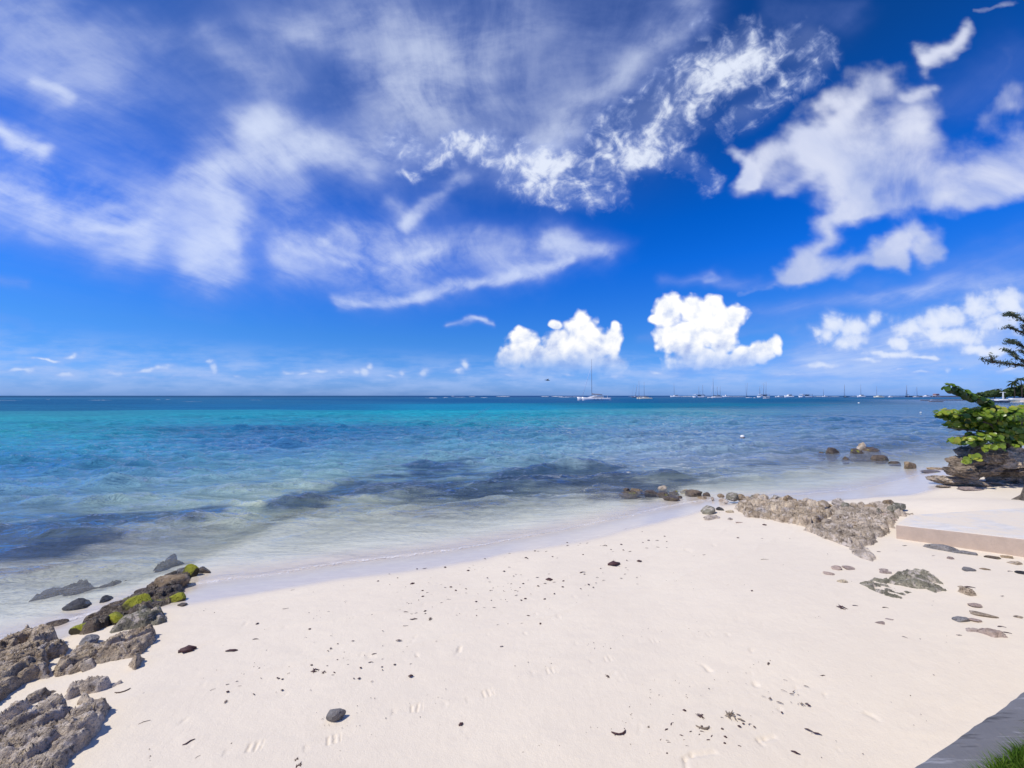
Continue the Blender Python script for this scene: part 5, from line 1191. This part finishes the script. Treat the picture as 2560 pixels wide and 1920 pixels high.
def motorboat(px, wl, w, h_px, label, flip=-1, yaw=8, kind='yacht', hullm=None, mastt=None):
    root, L, dep = boat_at('motorboat', px, wl, w, label, flip, yaw); k = dep / FPX; hm = hullm or M_GEL
    H = h_px * k; fb = H * .42 if kind != 'party' else H * .34
    hull_mesh(L, L * .3, fb, stern=.9, rake=.05, draft=L * .03, sheer=.5).build('hull', hm, root, True)
    if kind == 'yacht':
        c = MB(); c.prism([(-L * .28, fb), (L * .24, fb), (L * .10, fb + (H - fb) * .62), (L * .02, fb + (H - fb) * .75), (-L * .28, fb + (H - fb) * .7)], -L * .115, L * .115); cab = c.build('cabin', hm, root, False)
        wn = MB(); wn.prism([(-L * .24, fb + (H - fb) * .3), (L * .15, fb + (H - fb) * .26), (L * .09, fb + (H - fb) * .54), (-L * .24, fb + (H - fb) * .56)], -L * .118, L * .118); wn.build('window', M_WIN, cab)
        t = MB(); t.prism([(-L * .26, H * .94), (L * .02, H * .98), (L * .02, H), (-L * .26, H * .97)], -L * .1, L * .1)
        for s in (-1, 1): t.tube([(-L * .22, s * L * .09, fb + (H - fb) * .6), (-L * .2, s * L * .09, H * .95)], L * .006, 5); t.tube([(0, s * L * .09, fb + (H - fb) * .6), (-L * .02, s * L * .09, H * .96)], L * .006, 5)
        t.build('bimini', M_CANVAS, root)
    elif kind == 'party':
        d = MB(); d.box(-L * .44, L * .36, -L * .14, L * .14, fb, fb * 1.15); d.build('deck', hm, root)
        c = MB(); c.box(-L * .2, L * .16, -L * .11, L * .11, fb * 1.15, H * .84, .05); cab = c.build('cabin', M_GEL, root)
        wn = MB(); wn.box(-L * .18, L * .14, -L * .113, L * .113, H * .55, H * .78); wn.build('window', M_WIN, cab)
        r_ = MB(); r_.box(-L * .45, L * .34, -L * .16, L * .16, H * .9, H)
        ro = r_.build('roof', M_AWN, root)
        p = MB()
        for x in (-.43, -.2, .05, .31):
            for s in (-1, 1): p.tube([(x * L, s * L * .145, fb), (x * L, s * L * .145, H * .92)], L * .006, 5)
        p.build('roof_post', M_ALU, ro)
    else:
        c = MB(); c.prism([(-L * .05, fb), (L * .16, fb), (L * .06, H), (-L * .05, H)], -L * .08, L * .08); cab = c.build('console', hm, root)
        wn = MB(); wn.prism([(L * .0, fb + (H - fb) * .45), (L * .12, fb + (H - fb) * .4), (L * .065, H * .96), (0, H * .96)], -L * .083, L * .083); wn.build('window', M_WIN, cab)
        e = MB(); e.box(-L * .54, -L * .47, -L * .05, L * .05, fb * .2, fb * 1.5, .02); e.build('outboard_motor', M_NAVY, root)
    if mastt: mast(root, (mastt[0] - px) * k * flip, (wl - mastt[1]) * k, .32 * k, z0=H * .8)
    return root
catamaran(1485, 1001.2, 76, 898, 'largest and nearest white sailing catamaran, with a tall bare mast')
catamaran(1611, 997.6, 34, 952, 'cream sailing catamaran with dark boom cover, next right of the largest catamaran', mastx=.42, hullm=M_CREAM, yaw=8, canopy=True)
sailboat(1590, 994.0, 22, [(1588, 962, 5), (1612, 955, 0)], 'darker two masted sailboat behind the cream catamaran', hullm=M_ALU, cover=False)
motorboat(1688, 993.2, 25, 6, 'white motorboat with dome shaped cabin alone beyond the cream catamaran', mastt=(1685, 958))
motorboat(1746, 994.8, 29, 9, 'party boat under a white awning, left of the high sided catamaran', kind='party', flip=-1)
sailboat(1757, 992.6, 20, [(1757, 962, 0), (1746, 966, 0)], 'faint sailboat hidden behind the awning party boat', hullm=M_GEL)
catamaran(1786, 995.8, 34, 946, 'high sided white catamaran with dark flybridge canopy and three masts about it', mastx=.12, yaw=24, canopy=True)
sailboat(1795, 993.4, 22, [(1793, 966, 0), (1801, 966, 0)], 'sailboat with two short masts right behind the high sided catamaran')
motorboat(1815, 993.2, 18, 6, 'small white motorboat just right of the high sided catamaran', kind='open')
sailboat(1872, 995.2, 16, [(1865, 957, 3)], 'small white sailboat with a raked mast, alone in the middle of the row')
motorboat(1886, 995.2, 6, 2.2, 'tiny white dinghy beside the raked mast sailboat', kind='open')
motorboat(1908, 995.0, 32, 10, 'party boat with a long roof in the cluster right of the raked mast sailboat', kind='party')
sailboat(1915, 996.8, 17, [(1914, 954, 2)], 'white sailboat moored in front of the long roofed party boat')
sailboat(1908, 993.0, 22, [(1908, 957, 2), (1898, 966, 0)], 'two masted sailboat behind the long roofed party boat')
motorboat(1947, 993.4, 20, 4, 'low white open boat left of the motor yacht with black bimini', kind='open')
motorboat(1972, 994.2, 24, 9, 'white motor yacht with a black bimini on top')
motorboat(2013, 994.2, 35, 9, 'long white cabin cruiser with a dark awning, widest boat right of centre', kind='party', hullm=M_GEL)
motorboat(2062, 992.6, 14, 4, 'small far white boat right of the long cabin cruiser', kind='open', mastt=(2058, 972))
sailboat(2114, 993.2, 14, [(2111, 961, 0)], 'dark hulled sailboat with one thin mast', hullm=M_NAVY)
motorboat(2152, 993.4, 21, 7, 'white cruiser with thin masts just right of the dark hulled sailboat', mastt=(2152, 961))
motorboat(2196, 994.4, 27, 6, 'cream yellow hulled boat under a dark boom', hullm=M_CREAM, mastt=(2191, 966), kind='yacht')
motorboat(2225, 993.6, 11, 4, 'small white motorboat right of the cream yellow boat', kind='open')
sailboat(2272, 992.6, 21, [(2266, 962, 0), (2263, 975, 2)], 'dark sailboat with two masts near the right end of the row', hullm=M_NAVY)
sailboat(2289, 993.4, 17, [(2293, 967, 0)], 'pale sailboat touching the dark two masted one')
motorboat(2315, 992.8, 19, 5.5, 'white speedboat nearest the pink hut at the right end of the row', kind='yacht')

# ------------------------------------------------------------------ buoys, pontoon, far structures
def buoy(px, py, w, label, band=True):
    dep = (CAMZ - WATER_Z) * FPX / (py - 989.0); r_ = w * dep / FPX / 2
    root = thing('buoy', ((px - 1280) / FPX * dep, dep, WATER_Z), label, 'buoy', 'mooring buoys')
    v, f = ico(3); me = new_mesh('float', v * np.array([r_, r_, r_ * .85]) + np.array([0, 0, r_ * .35]), f); link('float', me, M_BUOY, root)
    if band:
        mb = MB(); mb.tube([(0, 0, -r_ * .25), (0, 0, r_ * .12)], [r_ * .98, r_ * 1.03], 18); mb.build('band', M_BAND, root, True)
    mb = MB(); mb.tube([(0, 0, r_ * 1.1), (0, 0, r_ * 1.4)], [r_ * .16, r_ * .10], 8); mb.build('eye', M_ALU, root)
M_BUOY = plain('white_plastic', (.82, .82, .80), .35, var=.04); M_BAND = plain('rust_band', (.20, .10, .06), .7, var=.3)
buoy(1854, 1093, 10, 'white round mooring buoy with brown waterline band in open water off the spit')
buoy(2146, 1008.4, 4.2, 'tiny white buoy in the far water under the dark hulled sailboat', False)
buoy(2300, 1032, 4.0, 'tiny white buoy in the water left of the green bush', False)
M_PINKW = plain('pink_plaster', (.55, .38, .36), .8, var=.1); M_ROOF = plain('rust_roof', (.30, .15, .12), .8, var=.2); M_PLANK = plain('pale_planks', (.66, .60, .60), .7, var=.15, scale=2)
def pontoon(px0, px1, py, label, mat, hgt=.35, deck=1.6):
    dep = (CAMZ - WATER_Z) * FPX / (py - 989.0); k = dep / FPX; x0, x1 = (px0 - 1280) * k, (px1 - 1280) * k
    root = thing('pontoon', ((x0 + x1) / 2, dep, WATER_Z), label, 'pontoon', 'floating pontoons'); L = x1 - x0
    mb = MB(); n = max(int(L / 3), 2)
    for i in range(n): mb.box(-L / 2 + L * i / n + .05, -L / 2 + L * (i + 1) / n - .05, -deck / 2, deck / 2, hgt * .55, hgt)
    mb.build('deck', mat, root)
    fl = MB()
    for i in range(n): fl.box(-L / 2 + L * (i + .15) / n, -L / 2 + L * (i + .85) / n, -deck * .42, deck * .42, -.15, hgt * .53)
    fl.build('float', M_BOTTOM, root)
pontoon(2301, 2322, 1001.0, 'short pinkish pontoon at the left of the three low pontoons', M_PINKW)
pontoon(2328, 2420, 1000.2, 'long white pontoon running behind the leafy arm of the bush', M_PLANK, .5)
pontoon(2322, 2356, 1004.2, 'pinkish pontoon nearest the camera, in front of the long white one', M_PINKW)
def hut():
    dep = 900.0; k = dep / FPX; x = (2340 - 1280) * k
    root = thing('pink_hut', (x, dep, WATER_Z), 'small pink hut standing on the horizon at the right end of the boats', 'hut')
    mb = MB(); mb.box(-4.2, 4.2, -3, 3, 3.6, 6.0); w = mb.build('wall', M_PINKW, root)
    r_ = MB(); r_.prism([(-5.0, 6.0), (5.0, 6.0), (2.2, 7.6), (-2.2, 7.6)], -3.6, 3.6); r_.build('roof', M_ROOF, root)
    d = MB(); d.box(-.7, .7, -3.04, -2.9, 3.6, 5.5); d.build('door', M_WIN, root)
    p = MB(); p.box(-5.5, 5.5, -3.8, 3.8, 3.2, 3.58)
    for a in (-5, 0, 5):
        for c in (-3.4, 3.4): p.tube([(a, c, -1), (a, c, 3.3)], .25, 6)
    p.build('platform', M_PLANK, root)
hut()
def breakwater():
    dep = 1050.0; k = dep / FPX; x0, x1 = (2265 - 1280) * k, (2420 - 1280) * k; n = 160
    xs = np.linspace(x0, x1, n); prof = [(-4, -1), (-2.2, 1.2), (0, 2.6), (2.2, 1.2), (4, -1)]
    V = []; rng = np.random.RandomState(2)
    for i, x in enumerate(xs):
        e = min(1, min(i, n - 1 - i) / 6)
        for a, z in prof: V.append((x, dep + a + rng.normal() * .4, WATER_Z + max(z * (.55 + .6 * rng.rand()) * (.3 + .7 * e), -1)))
    F = []
    for i in range(n - 1):
        for j in range(4): F.append((i * 5 + j, i * 5 + j + 1, i * 5 + j + 6, i * 5 + j + 5))
    me = new_mesh('breakwater', V, F, False); fattr(me, 'tone', np.full(len(V), .4))
    tag(link('breakwater', me, M_SUB), 'thin dark rock breakwater on the horizon under the pink hut', 'breakwater')
breakwater()
def post():
    P = at_depth(2508, 994, 205.0); k = 205 / FPX
    root = thing('white_post', tuple(P), 'white T shaped post standing on the far shore', 'post')
    mb = MB(); mb.box(-.28, .28, -.12, .12, -1.0, 14.2 * k); mb.build('pole', M_BUOY, root)
    mb = MB(); mb.box(-8 * k, 7 * k, -.1, .1, 12.6 * k, 13.6 * k); mb.build('crossbar', M_BUOY, root)
post()
for i, (px, wl, w, h, lab) in enumerate([(2478, 1001.5, 44, 5, 'white upturned looking boat lying at the left of the far beach'), (2520, 1003.0, 60, 5.5, 'long white boat drawn up below the white post'), (2552, 1000.5, 50, 6.5, 'white boat lying highest on the far beach at the right edge'), (2500, 1005.5, 40, 3.4, 'dark blue skiff at the water edge of the far beach')]):
    dep = 196.0 - 3 * i; k = dep / FPX; P = at_depth(px, wl, dep)
    root = thing('beached_boat', (P[0], P[1], P[2]), lab, 'boat', 'boats on the far beach', rz=R(6 - 5 * i))
    L = w * k; hull_mesh(L, L * .2, h * k * .7, draft=.25, sheer=.5).build('hull', M_NAVY if i == 3 else M_GEL, root, True)
    mb = MB(); mb.box(-L * .3, L * .1, -L * .06, L * .06, h * k * .6, h * k, .15); mb.build('cover', M_CANVAS if i != 1 else M_AWN, root)

def frigate_bird():
    P = at_depth(1369, 951, 45.0)
    root = thing('bird', tuple(P), 'dark bird gliding low in the sky left of the tall mast', 'bird', rz=R(15))
    mb = MB(); mb.tube([(-.30, 0, -.01), (-.16, 0, 0), (0, 0, .015), (.14, 0, .01), (.22, 0, .005), (.30, 0, -.012)], [.008, .035, .052, .042, .03, .006], 8)
    for s in (-1, 1):
        t = MB(); mb.add([(-.28, 0, 0), (-.52, s * .08, -.01), (-.46, s * .015, -.005)], [(0, 1, 2)])
    mb.build('body', M_BIRD, root, True)
    for s in (-1, 1):
        w = MB(); rings = []
        for t, x, z, ch in ((0, .03, .02, .12), (.3, .07, .14, .115), (.55, .03, .17, .095), (.8, -.07, .12, .06), (1, -.2, .04, .008)):
            y = s * .62 * t; rings.append([(x, y, z), (x - ch * .5, y, z + .012), (x - ch, y, z - .004), (x - ch * .5, y, z - .006)])
        w.loft(rings); w.build('wing', M_BIRD, root, True)
M_BIRD = plain('black_feathers', (.012, .012, .016), .7, var=.2)
frigate_bird()

# ------------------------------------------------------------------ surf breaking on the outer reef
def surf():
    rng = np.random.RandomState(9); V = []; F = []
    rows = [(1066, 995, 6), (1082, 995, 22), (1114, 994, 14), (1132, 990.5, 8), (1148, 993, 36), (1180, 992, 18), (1210, 994, 18), (1258, 991.5, 36), (1362, 991.5, 22), (1392, 991.5, 30), (1410, 993, 28), (1440, 992.3, 40), (1590, 991.8, 40), (1706, 991.6, 50), (1725, 991.4, 36),
            (1840, 991.7, 56), (2048, 991.2, 30), (2085, 991.4, 26), (2134, 990.9, 20), (2235, 991.1, 60), (420, 999, 16), (395, 999.5, 10), (120, 998.5, 9), (640, 1000, 30), (20, 1001, 70), (480, 1004, 50), (250, 1000.6, 60)]
    for px, py, w in rows:
        dep = (CAMZ - WATER_Z) * FPX / (py - 989.0); k = dep / FPX; n = max(6, int(w / 1.5)); hgt = rng.uniform(.5, 1.5) * k * (.75 if py < 997 else .3); th = hgt * 3
        cx = (px - 1280) * k; base = len(V)
        for i in range(n + 1):
            t = i / n; e = math.sin(PI * t) ** .5 * (.35 + .65 * rng.rand()); x = cx + (t - .5) * w * k
            yo = dep + rng.normal() * th * .3
            for yy, zz in ((-th, .02), (-th * .35, hgt * e), (th * .3, hgt * e * .8), (th * 1.3, .02)): V.append((x, yo + yy, WATER_Z + zz))
        for i in range(n):
            for j in range(3): F.append((base + i * 4 + j, base + i * 4 + j + 1, base + (i + 1) * 4 + j + 1, base + (i + 1) * 4 + j))
    me = new_mesh('surf', V, F)
    tag(link('surf', me, plain('sea_foam', (.82, .83, .84), .9, var=.05, scale=.3)), 'white surf breaking along the outer reef below the horizon', 'surf', kind='stuff')
surf()

# ------------------------------------------------------------------ seaweed and litter on the sand
M_WEED = plain('dried_maroon_seaweed', (.070, .028, .028), .7, var=.5, scale=30)
M_WEED2 = plain('dried_brown_seaweed', (.11, .07, .055), .8, var=.4, scale=30)
M_STRAW = plain('dry_straw_weed', (.24, .19, .14), .85, var=.3, scale=30)
def ribbon(pts, wid, thick, seed):
    mb = MB(); rng = random.Random(seed); P = [Vector(p) for p in pts]; rings = []
    for i, p in enumerate(P):
        t = (P[min(i + 1, len(P) - 1)] - P[max(i - 1, 0)]).normalized(); s = Vector((-t.y, t.x, 0)); 
        if s.length < 1e-4: s = Vector((0, 1, 0))
        s.normalize(); e = i / (len(P) - 1); w = wid * (math.sin(PI * (.12 + .8 * e)) * (.6 + .7 * rng.random()))
        rings.append([p + s * w, p + s * w * .4 + Vector((0, 0, thick)), p - s * w * .4 + Vector((0, 0, thick * 1.1)), p - s * w, p - s * w * .5 - Vector((0, 0, thick * .3)), p + s * w * .5 - Vector((0, 0, thick * .3))])
    mb.loft(rings); return mb
def scrap_mesh(kind, seed):
    rng = random.Random(seed); mb = MB()
    def add(o): mb.add(o.v, o.f)
    if kind == 'strip':
        add(ribbon([(-.5, 0, .02), (-.2, rng.uniform(-.1, .1), .06), (.15, rng.uniform(-.14, .14), .05), (.5, rng.uniform(-.12, .12), .02)], .10, .05, seed))
    elif kind == 'blob':
        for _ in range(3): add(ribbon([(rng.uniform(-.5, -.2), rng.uniform(-.2, .2), .02), (0, rng.uniform(-.15, .15), .12), (rng.uniform(.2, .5), rng.uniform(-.2, .2), .03)], .22, .12, seed + _))
    elif kind == 'twig':
        a = rng.uniform(-.12, .12); mb.tube([(-.5, 0, .02), (-.1, a, .04), (.5, 0, .03)], [.035, .04, .02], 5)
    elif kind == 'tangle':
        for _ in range(9):
            c = Vector((rng.uniform(-.25, .25), rng.uniform(-.2, .2), .04)); d = Vector((rng.uniform(-.3, .3), rng.uniform(-.3, .3), rng.uniform(-.02, .08)))
            mb.tube([c - d, c + Vector((rng.uniform(-.06, .06), rng.uniform(-.06, .06), .08)), c + d], [.02, .035, .015], 5)
            if _ % 2: add(ribbon([c - d * .6, c + Vector((0, 0, .07)), c + d * .5], .06, .03, seed + _))
    elif kind == 'crescent':
        add(ribbon([(-.5, .12, .02), (-.3, -.02, .05), (-.05, -.10, .06), (.2, -.06, .06), (.4, .06, .05), (.5, .22, .03)], .085, .06, seed))
        for q in range(4): x = -.3 + .2 * q; mb.tube([(x, -.06, .03), (x - .06, -.16, .02)], [.03, .008], 5)
    elif kind == 'leaf':
        add(ribbon([(-.5, 0, .03), (-.25, .03, .08), (0, .0, .10), (.25, -.03, .08), (.5, 0, .02)], .17, .04, seed))
    return mb.mesh('scrap_' + kind, True)
SCR = {k: [scrap_mesh(k, 10 * i + j) for j in range(3)] for i, k in enumerate(('strip', 'blob', 'twig', 'tangle', 'crescent', 'leaf'))}
def scrap(px, py, w, kind, label, mat, seed=0, rz=None, group=None, name='seaweed_scrap', cat='seaweed', squash=1.0):
    x, y, g = spot(px, py); rr = random.Random(seed * 7 + int(px) + int(py))
    me = SCR[kind][rr.randrange(3)].copy(); me.materials.clear(); me.materials.append(mat)
    o = bpy.data.objects.new(name, me); C.objects.link(o); s = w * math.hypot(y, (CAMZ - g) * .0) / FPX
    o.location = (x, y, g + .004); o.scale = (s, s * squash, s * .8); o.rotation_euler = (0, 0, rr.uniform(-.5, .5) if rz is None else rz)
    return tag(o, label, cat, group)
for i, (px, py, w, kind, rz, mt, lab) in enumerate([
        (468, 1627, 44, 'blob', .25, M_WEED, 'large maroon seaweed clump right of the left ledge'), (579, 1628, 28, 'leaf', .15, M_WEED, 'maroon seaweed blade right of the large maroon clump'),
        (1535, 1412, 34, 'blob', .0, M_WEED, 'long dark maroon seaweed clump on the upper sand near the middle'), (1599, 1404, 14, 'blob', .3, M_WEED, 'short maroon clump just right of the long one'), (1374, 1451, 21, 'blob', .3, M_WEED, 'dark seaweed clump with a curled tail left of the long clump'),
        (1456, 1432, 15, 'strip', .4, M_WEED, 'small slanted weed strip between the two upper clumps'), (1548, 1835, 36, 'crescent', .05, M_WEED, 'dark crescent shaped seaweed in the lower middle of the sand'), (1152, 1812, 15, 'blob', .6, M_WEED, 'small maroon seaweed knot in the lower middle left of the crescent'),
        (1520, 1693, 14, 'tangle', 1.4, M_WEED2, 'upright grey brown weed knot above the crescent'), (1027, 1691, 13, 'blob', .0, M_WEED, 'black weed knot above the middle footprints'), (786, 1677, 22, 'tangle', .9, M_WEED, 'branching weed sprig above the grey stone'), (810, 1681, 14, 'tangle', .3, M_WEED, 'crumbs of weed right of the branching sprig'),
        (472, 1857, 24, 'strip', .7, M_WEED, 'slanted maroon weed strip in the lower left'), (748, 1916, 24, 'tangle', .0, M_WEED, 'weed sprig cut by the bottom edge below the grey stone'), (742, 1900, 15, 'tangle', .2, M_WEED2, 'little brown weed sprig just above the bottom one'),
        (1828, 1789, 36, 'tangle', -.7, M_STRAW, 'tuft of straw coloured weed on the right foreground sand'), (1853, 1801, 16, 'leaf', -.5, M_STRAW, 'straw coloured tail end of the weed tuft'), (1846, 1788, 10, 'leaf', -.4, M_WEED2, 'dark leaf lying beside the straw coloured tuft'), (1750, 1791, 22, 'tangle', 1.3, M_WEED, 'chain of dark weed crumbs left of the straw tuft'), (1758, 1821, 32, 'crescent', -.15, M_STRAW, 'thin curved straw below the chain of weed crumbs'),
        (2021, 1826, 16, 'leaf', -.5, M_WEED2, 'purple grey leaf on the right foreground sand'), (2042, 1835, 20, 'strip', -.6, M_WEED, 'dark weed strip touching the purple grey leaf'), (1989, 1883, 19, 'leaf', -.5, M_WEED, 'dark pointed seed pod near the bottom right'), (1921, 1660, 13, 'leaf', .8, M_WEED2, 'brown seed pod in the middle of the right sand'),
        (1680, 1811, 13, 'strip', .8, M_WEED, 'slanted maroon strip left of the weed crumbs'), (1666, 1825, 11, 'leaf', .5, M_WEED, 'maroon bit just below the slanted maroon strip'), (1711, 1777, 10, 'blob', -.4, M_WEED, 'purple weed knot up left of the weed crumbs'), (1621, 1819, 9, 'tangle', 0, M_STRAW, 'fuzzy brown ball of weed right of the crescent'),
        (1960, 1728, 13, 'twig', -.6, M_WEED2, 'pair of thin dark twigs on the right sand'), (1950, 1758, 14, 'strip', -.5, M_WEED2, 'bent brown strip below the thin twigs'), (2005, 1761, 14, 'tangle', -.4, M_STRAW, 'frayed straw right of the bent brown strip'), (1925, 1748, 12, 'tangle', 0, M_WEED2, 'small frayed weed left of the bent brown strip'), (2057, 1690, 12, 'strip', -.1, M_WEED, 'dark strip below the oval tan stone'),
        (1031, 1460, 12, 'blob', .3, M_WEED, 'dark rounded weed lump near the wet sand'), (1113, 1419, 8, 'blob', .0, M_WEED, 'small black lump on the wet sand edge'), (1321, 1540, 9, 'leaf', -.2, M_WEED, 'brown oval bit in the middle of the sand'), (1351, 1560, 8, 'blob', 1, M_WEED, 'small weed knot below the brown oval bit'), (1076, 1548, 15, 'tangle', .5, M_WEED2, 'bushy little weed sprig above the footprints'), (1034, 1549, 18, 'strip', .0, M_WEED, 'flat weed strip left of the bushy little sprig'),
        (1015, 1531, 12, 'strip', -.1, M_WEED, 'short dark bar of weed up left of the bushy sprig'), (997, 1602, 15, 'leaf', .1, M_WEED, 'dark weed blade below the flat strip'), (1014, 1565, 13, 'twig', .05, M_WEED2, 'thin horizontal twig below the flat weed strip'), (1254, 1617, 9, 'leaf', .3, M_WEED, 'maroon leaf in the middle of the sand'), (935, 1636, 12, 'strip', .3, M_WEED, 'weed strip up right of the branching sprig'), (927, 1657, 12, 'strip', .2, M_WEED, 'second weed strip nearer the grey stone'),
        (2103, 1519, 25, 'tangle', -.1, M_WEED, 'dark winged looking weed below the yellowish coral stone'), (2138, 1515, 12, 'strip', -.2, M_WEED, 'short dark strip right of the winged weed'), (2213, 1520, 13, 'strip', -.1, M_WEED2, 'thin dark strip above the oval tan stone'), (2262, 1594, 10, 'strip', -.8, M_WEED, 'slanted dark bit below the oval tan stone'), (2425, 1469, 20, 'strip', -.3, M_WEED, 'dark stick lying along the top of the small tan rock'),
        (2504, 1568, 16, 'strip', -.2, M_WEED, 'dark strip right of the sandstone crust'), (2518, 1583, 16, 'strip', -.4, M_WEED, 'slanted dark strip at the end of the sandstone crust'), (2398, 1589, 12, 'strip', -.3, M_WEED, 'dark strip left of the sandstone crust'), (2506, 1491, 9, 'strip', -.1, M_WEED, 'small black strip on clean sand near the right edge'), (2525, 1429, 10, 'strip', -.1, M_WEED, 'small dark strip right of the triangular stone'),
        (2197, 1380, 9, 'leaf', -.1, M_WEED, 'dark oval pod near the spit tail'), (2262, 1365, 11, 'strip', -.1, M_WEED2, 'thin brown strip below the slab corner'), (2335, 1391, 12, 'strip', .05, M_WEED, 'maroon strip left of the rounded mauve stone'), (1912, 1313, 11, 'blob', 0, M_WEED, 'maroon lump on the sand below the spit'), (1845, 1346, 10, 'blob', .8, M_WEED, 'dark upright weed knot on the sand below the spit'), (1906, 1347, 9, 'strip', .0, M_WEED, 'dark strip right of the upright weed knot'),
        (1760, 1388, 8, 'strip', 0, M_WEED, 'small dark bar on the sand below the olive boulder'), (1912, 1400, 19, 'twig', -.05, M_STRAW, 'thin straw twig on the sand below the spit'), (1880, 1478, 8, 'blob', .5, M_WEED, 'dark weed knot alone in the right middle sand'), (643, 1560, 9, 'blob', .9, M_WEED, 'triangular dark bit on the sand right of the left reef'), (714, 1522, 14, 'twig', .25, M_WEED2, 'slanted twig near the wet sand on the left'), (639, 1599, 14, 'strip', .1, M_WEED2, 'dark strip below the triangular bit'),
        (353, 1738, 26, 'strip', .1, M_WEED, 'dark weed strip beside the corner ledge'), (304, 1731, 28, 'crescent', .4, M_WEED2, 'curved dark weed between the corner ledge and the weed strip'), (361, 1807, 22, 'twig', .6, M_WEED2, 'thin slanted twig right of the corner ledge'), (270, 1834, 12, 'strip', .1, M_WEED, 'short weed bit touching the corner ledge shadow'), (532, 1725, 11, 'twig', .7, M_WEED, 'short slanted twig in the left sand'), (565, 1755, 13, 'tangle', .7, M_WEED, 'forked weed bit in the left sand'), (495, 1893, 11, 'twig', .9, M_WEED, 'short upright twig near the bottom left'),
        (2185, 1262, 34, 'twig', .0, M_WEED2, 'long thin dark stick on the wet sand behind the spit'), (2046, 1261, 26, 'twig', .05, M_WEED2, 'thin dark stick at the back of the spit'), (1060, 1422, 8, 'leaf', 0, M_WEED, 'small leaf at the wet sand edge left of the black lump')]):
    scrap(px, py, w, kind, lab, mt, i, rz)
# the many small crumbs: scattered along the tide lines
def crumbs():
    rng = random.Random(77); n = 0; out = []
    def ok(px, py):
        x, y, g = spot(px, py); s = float(shore_s(np.array([x]), np.array([y]))[0])
        return s > 1.0 and y > 1.9 and not (x > 1.5 and y < 1.65 + .41 * (x - 1.77) + .25), (x, y, g, s)
    bands = [(900, 1430, 1700, 1350, 20, 70), (1000, 1500, 1600, 1430, 26, 60), (760, 1560, 1400, 1490, 34, 40), (560, 1720, 1000, 1640, 30, 34), (1650, 1860, 2060, 1720, 26, 44), (2080, 1720, 2330, 1630, 22, 30), (1550, 1400, 2060, 1340, 26, 44), (620, 1700, 900, 1610, 50, 20), (1600, 1920, 1900, 1860, 30, 16), (2180, 1560, 2540, 1620, 40, 14), (2330, 1230, 2540, 1262, 12, 24), (2290, 1190, 2350, 1230, 10, 12)]
    for x0, y0, x1, y1, sp, cnt in bands:
        for _ in range(cnt):
            t = rng.random(); px = x0 + (x1 - x0) * t + rng.gauss(0, 20); py = y0 + (y1 - y0) * t + rng.gauss(0, sp); out.append((px, py))
    for _ in range(110): out.append((rng.uniform(330, 2400), rng.uniform(1420, 1900)))
    grp = 'small crumbs of seaweed scattered over the sand'
    for px, py in out:
        if not (0 < px < 2560 and 1190 < py < 1918) or n >= 215: continue
        good, (x, y, g, s) = ok(px, py) if not px > 2290 else (True, spot(px, py) + (1,))
        if not good: continue
        kind = rng.choice(['strip', 'strip', 'leaf', 'blob', 'twig', 'blob']); w = rng.uniform(4.0, 8.5) * (1.25 if py > 1700 else 1)
        scrap(px, py, w, kind, 'tiny dark crumb of dried seaweed on the sand', rng.choice([M_WEED, M_WEED, M_WEED2]), n, rng.uniform(-.7, .7), grp, 'seaweed_crumb'); n += 1
crumbs()
def specks():
    """the fine litter of the tide lines, far too many to count"""
    rng = np.random.RandomState(6); N = 9000
    px = rng.uniform(-50, 2600, N); py = 1180 + 740 * rng.rand(N) ** .8
    x, y, g = on_ground(px, py); s = shore_s(x, y)
    line = np.zeros(N)
    for off in (1.55, 2.55, 3.45, 4.4, 5.2):
        dd = s - off + 0.3 * fbm(p3(x / 1.6, y / 1.6), 3, seed=int(off * 10)); line += np.exp(-(dd / .10) ** 2)
    pr = (.035 + .55 * np.clip(line, 0, 1)) * sstep(s, .9, 1.5) * (y > 1.95) * np.clip(.4 + 1.6 * fbm(p3(x / 1.1, y / 1.1), 3, seed=99), 0, 1)
    k = rng.rand(N) < pr; x, y, g = x[k], y[k], g[k]; n = len(x); print('specks', n)
    L = rng.uniform(.5, 1.6, n) * .0011 * y + .002; W = L * rng.uniform(.25, .7, n); th = rng.uniform(0, PI, n)
    V = np.zeros((n, 5, 3)); F = []
    for j, (a, c) in enumerate(((-1, 0), (0, -1), (1, 0), (0, 1))):
        V[:, j] = np.stack([x + a * L * np.cos(th) - c * W * np.sin(th), y + a * L * np.sin(th) + c * W * np.cos(th), g + .004], 1)
    V[:, 4] = np.stack([x, y, g + .004 + W * .9], 1); b_ = np.arange(n)[:, None] * 5
    F = np.concatenate([b_ + np.array([[j, (j + 1) % 4, 4]]) for j in range(4)])
    me = new_mesh('seaweed_specks', V.reshape(-1, 3), F, False)
    tag(link('seaweed_specks', me, M_WEED2), 'fine dark specks of seaweed strewn along the tide lines', 'seaweed', kind='stuff')
specks()
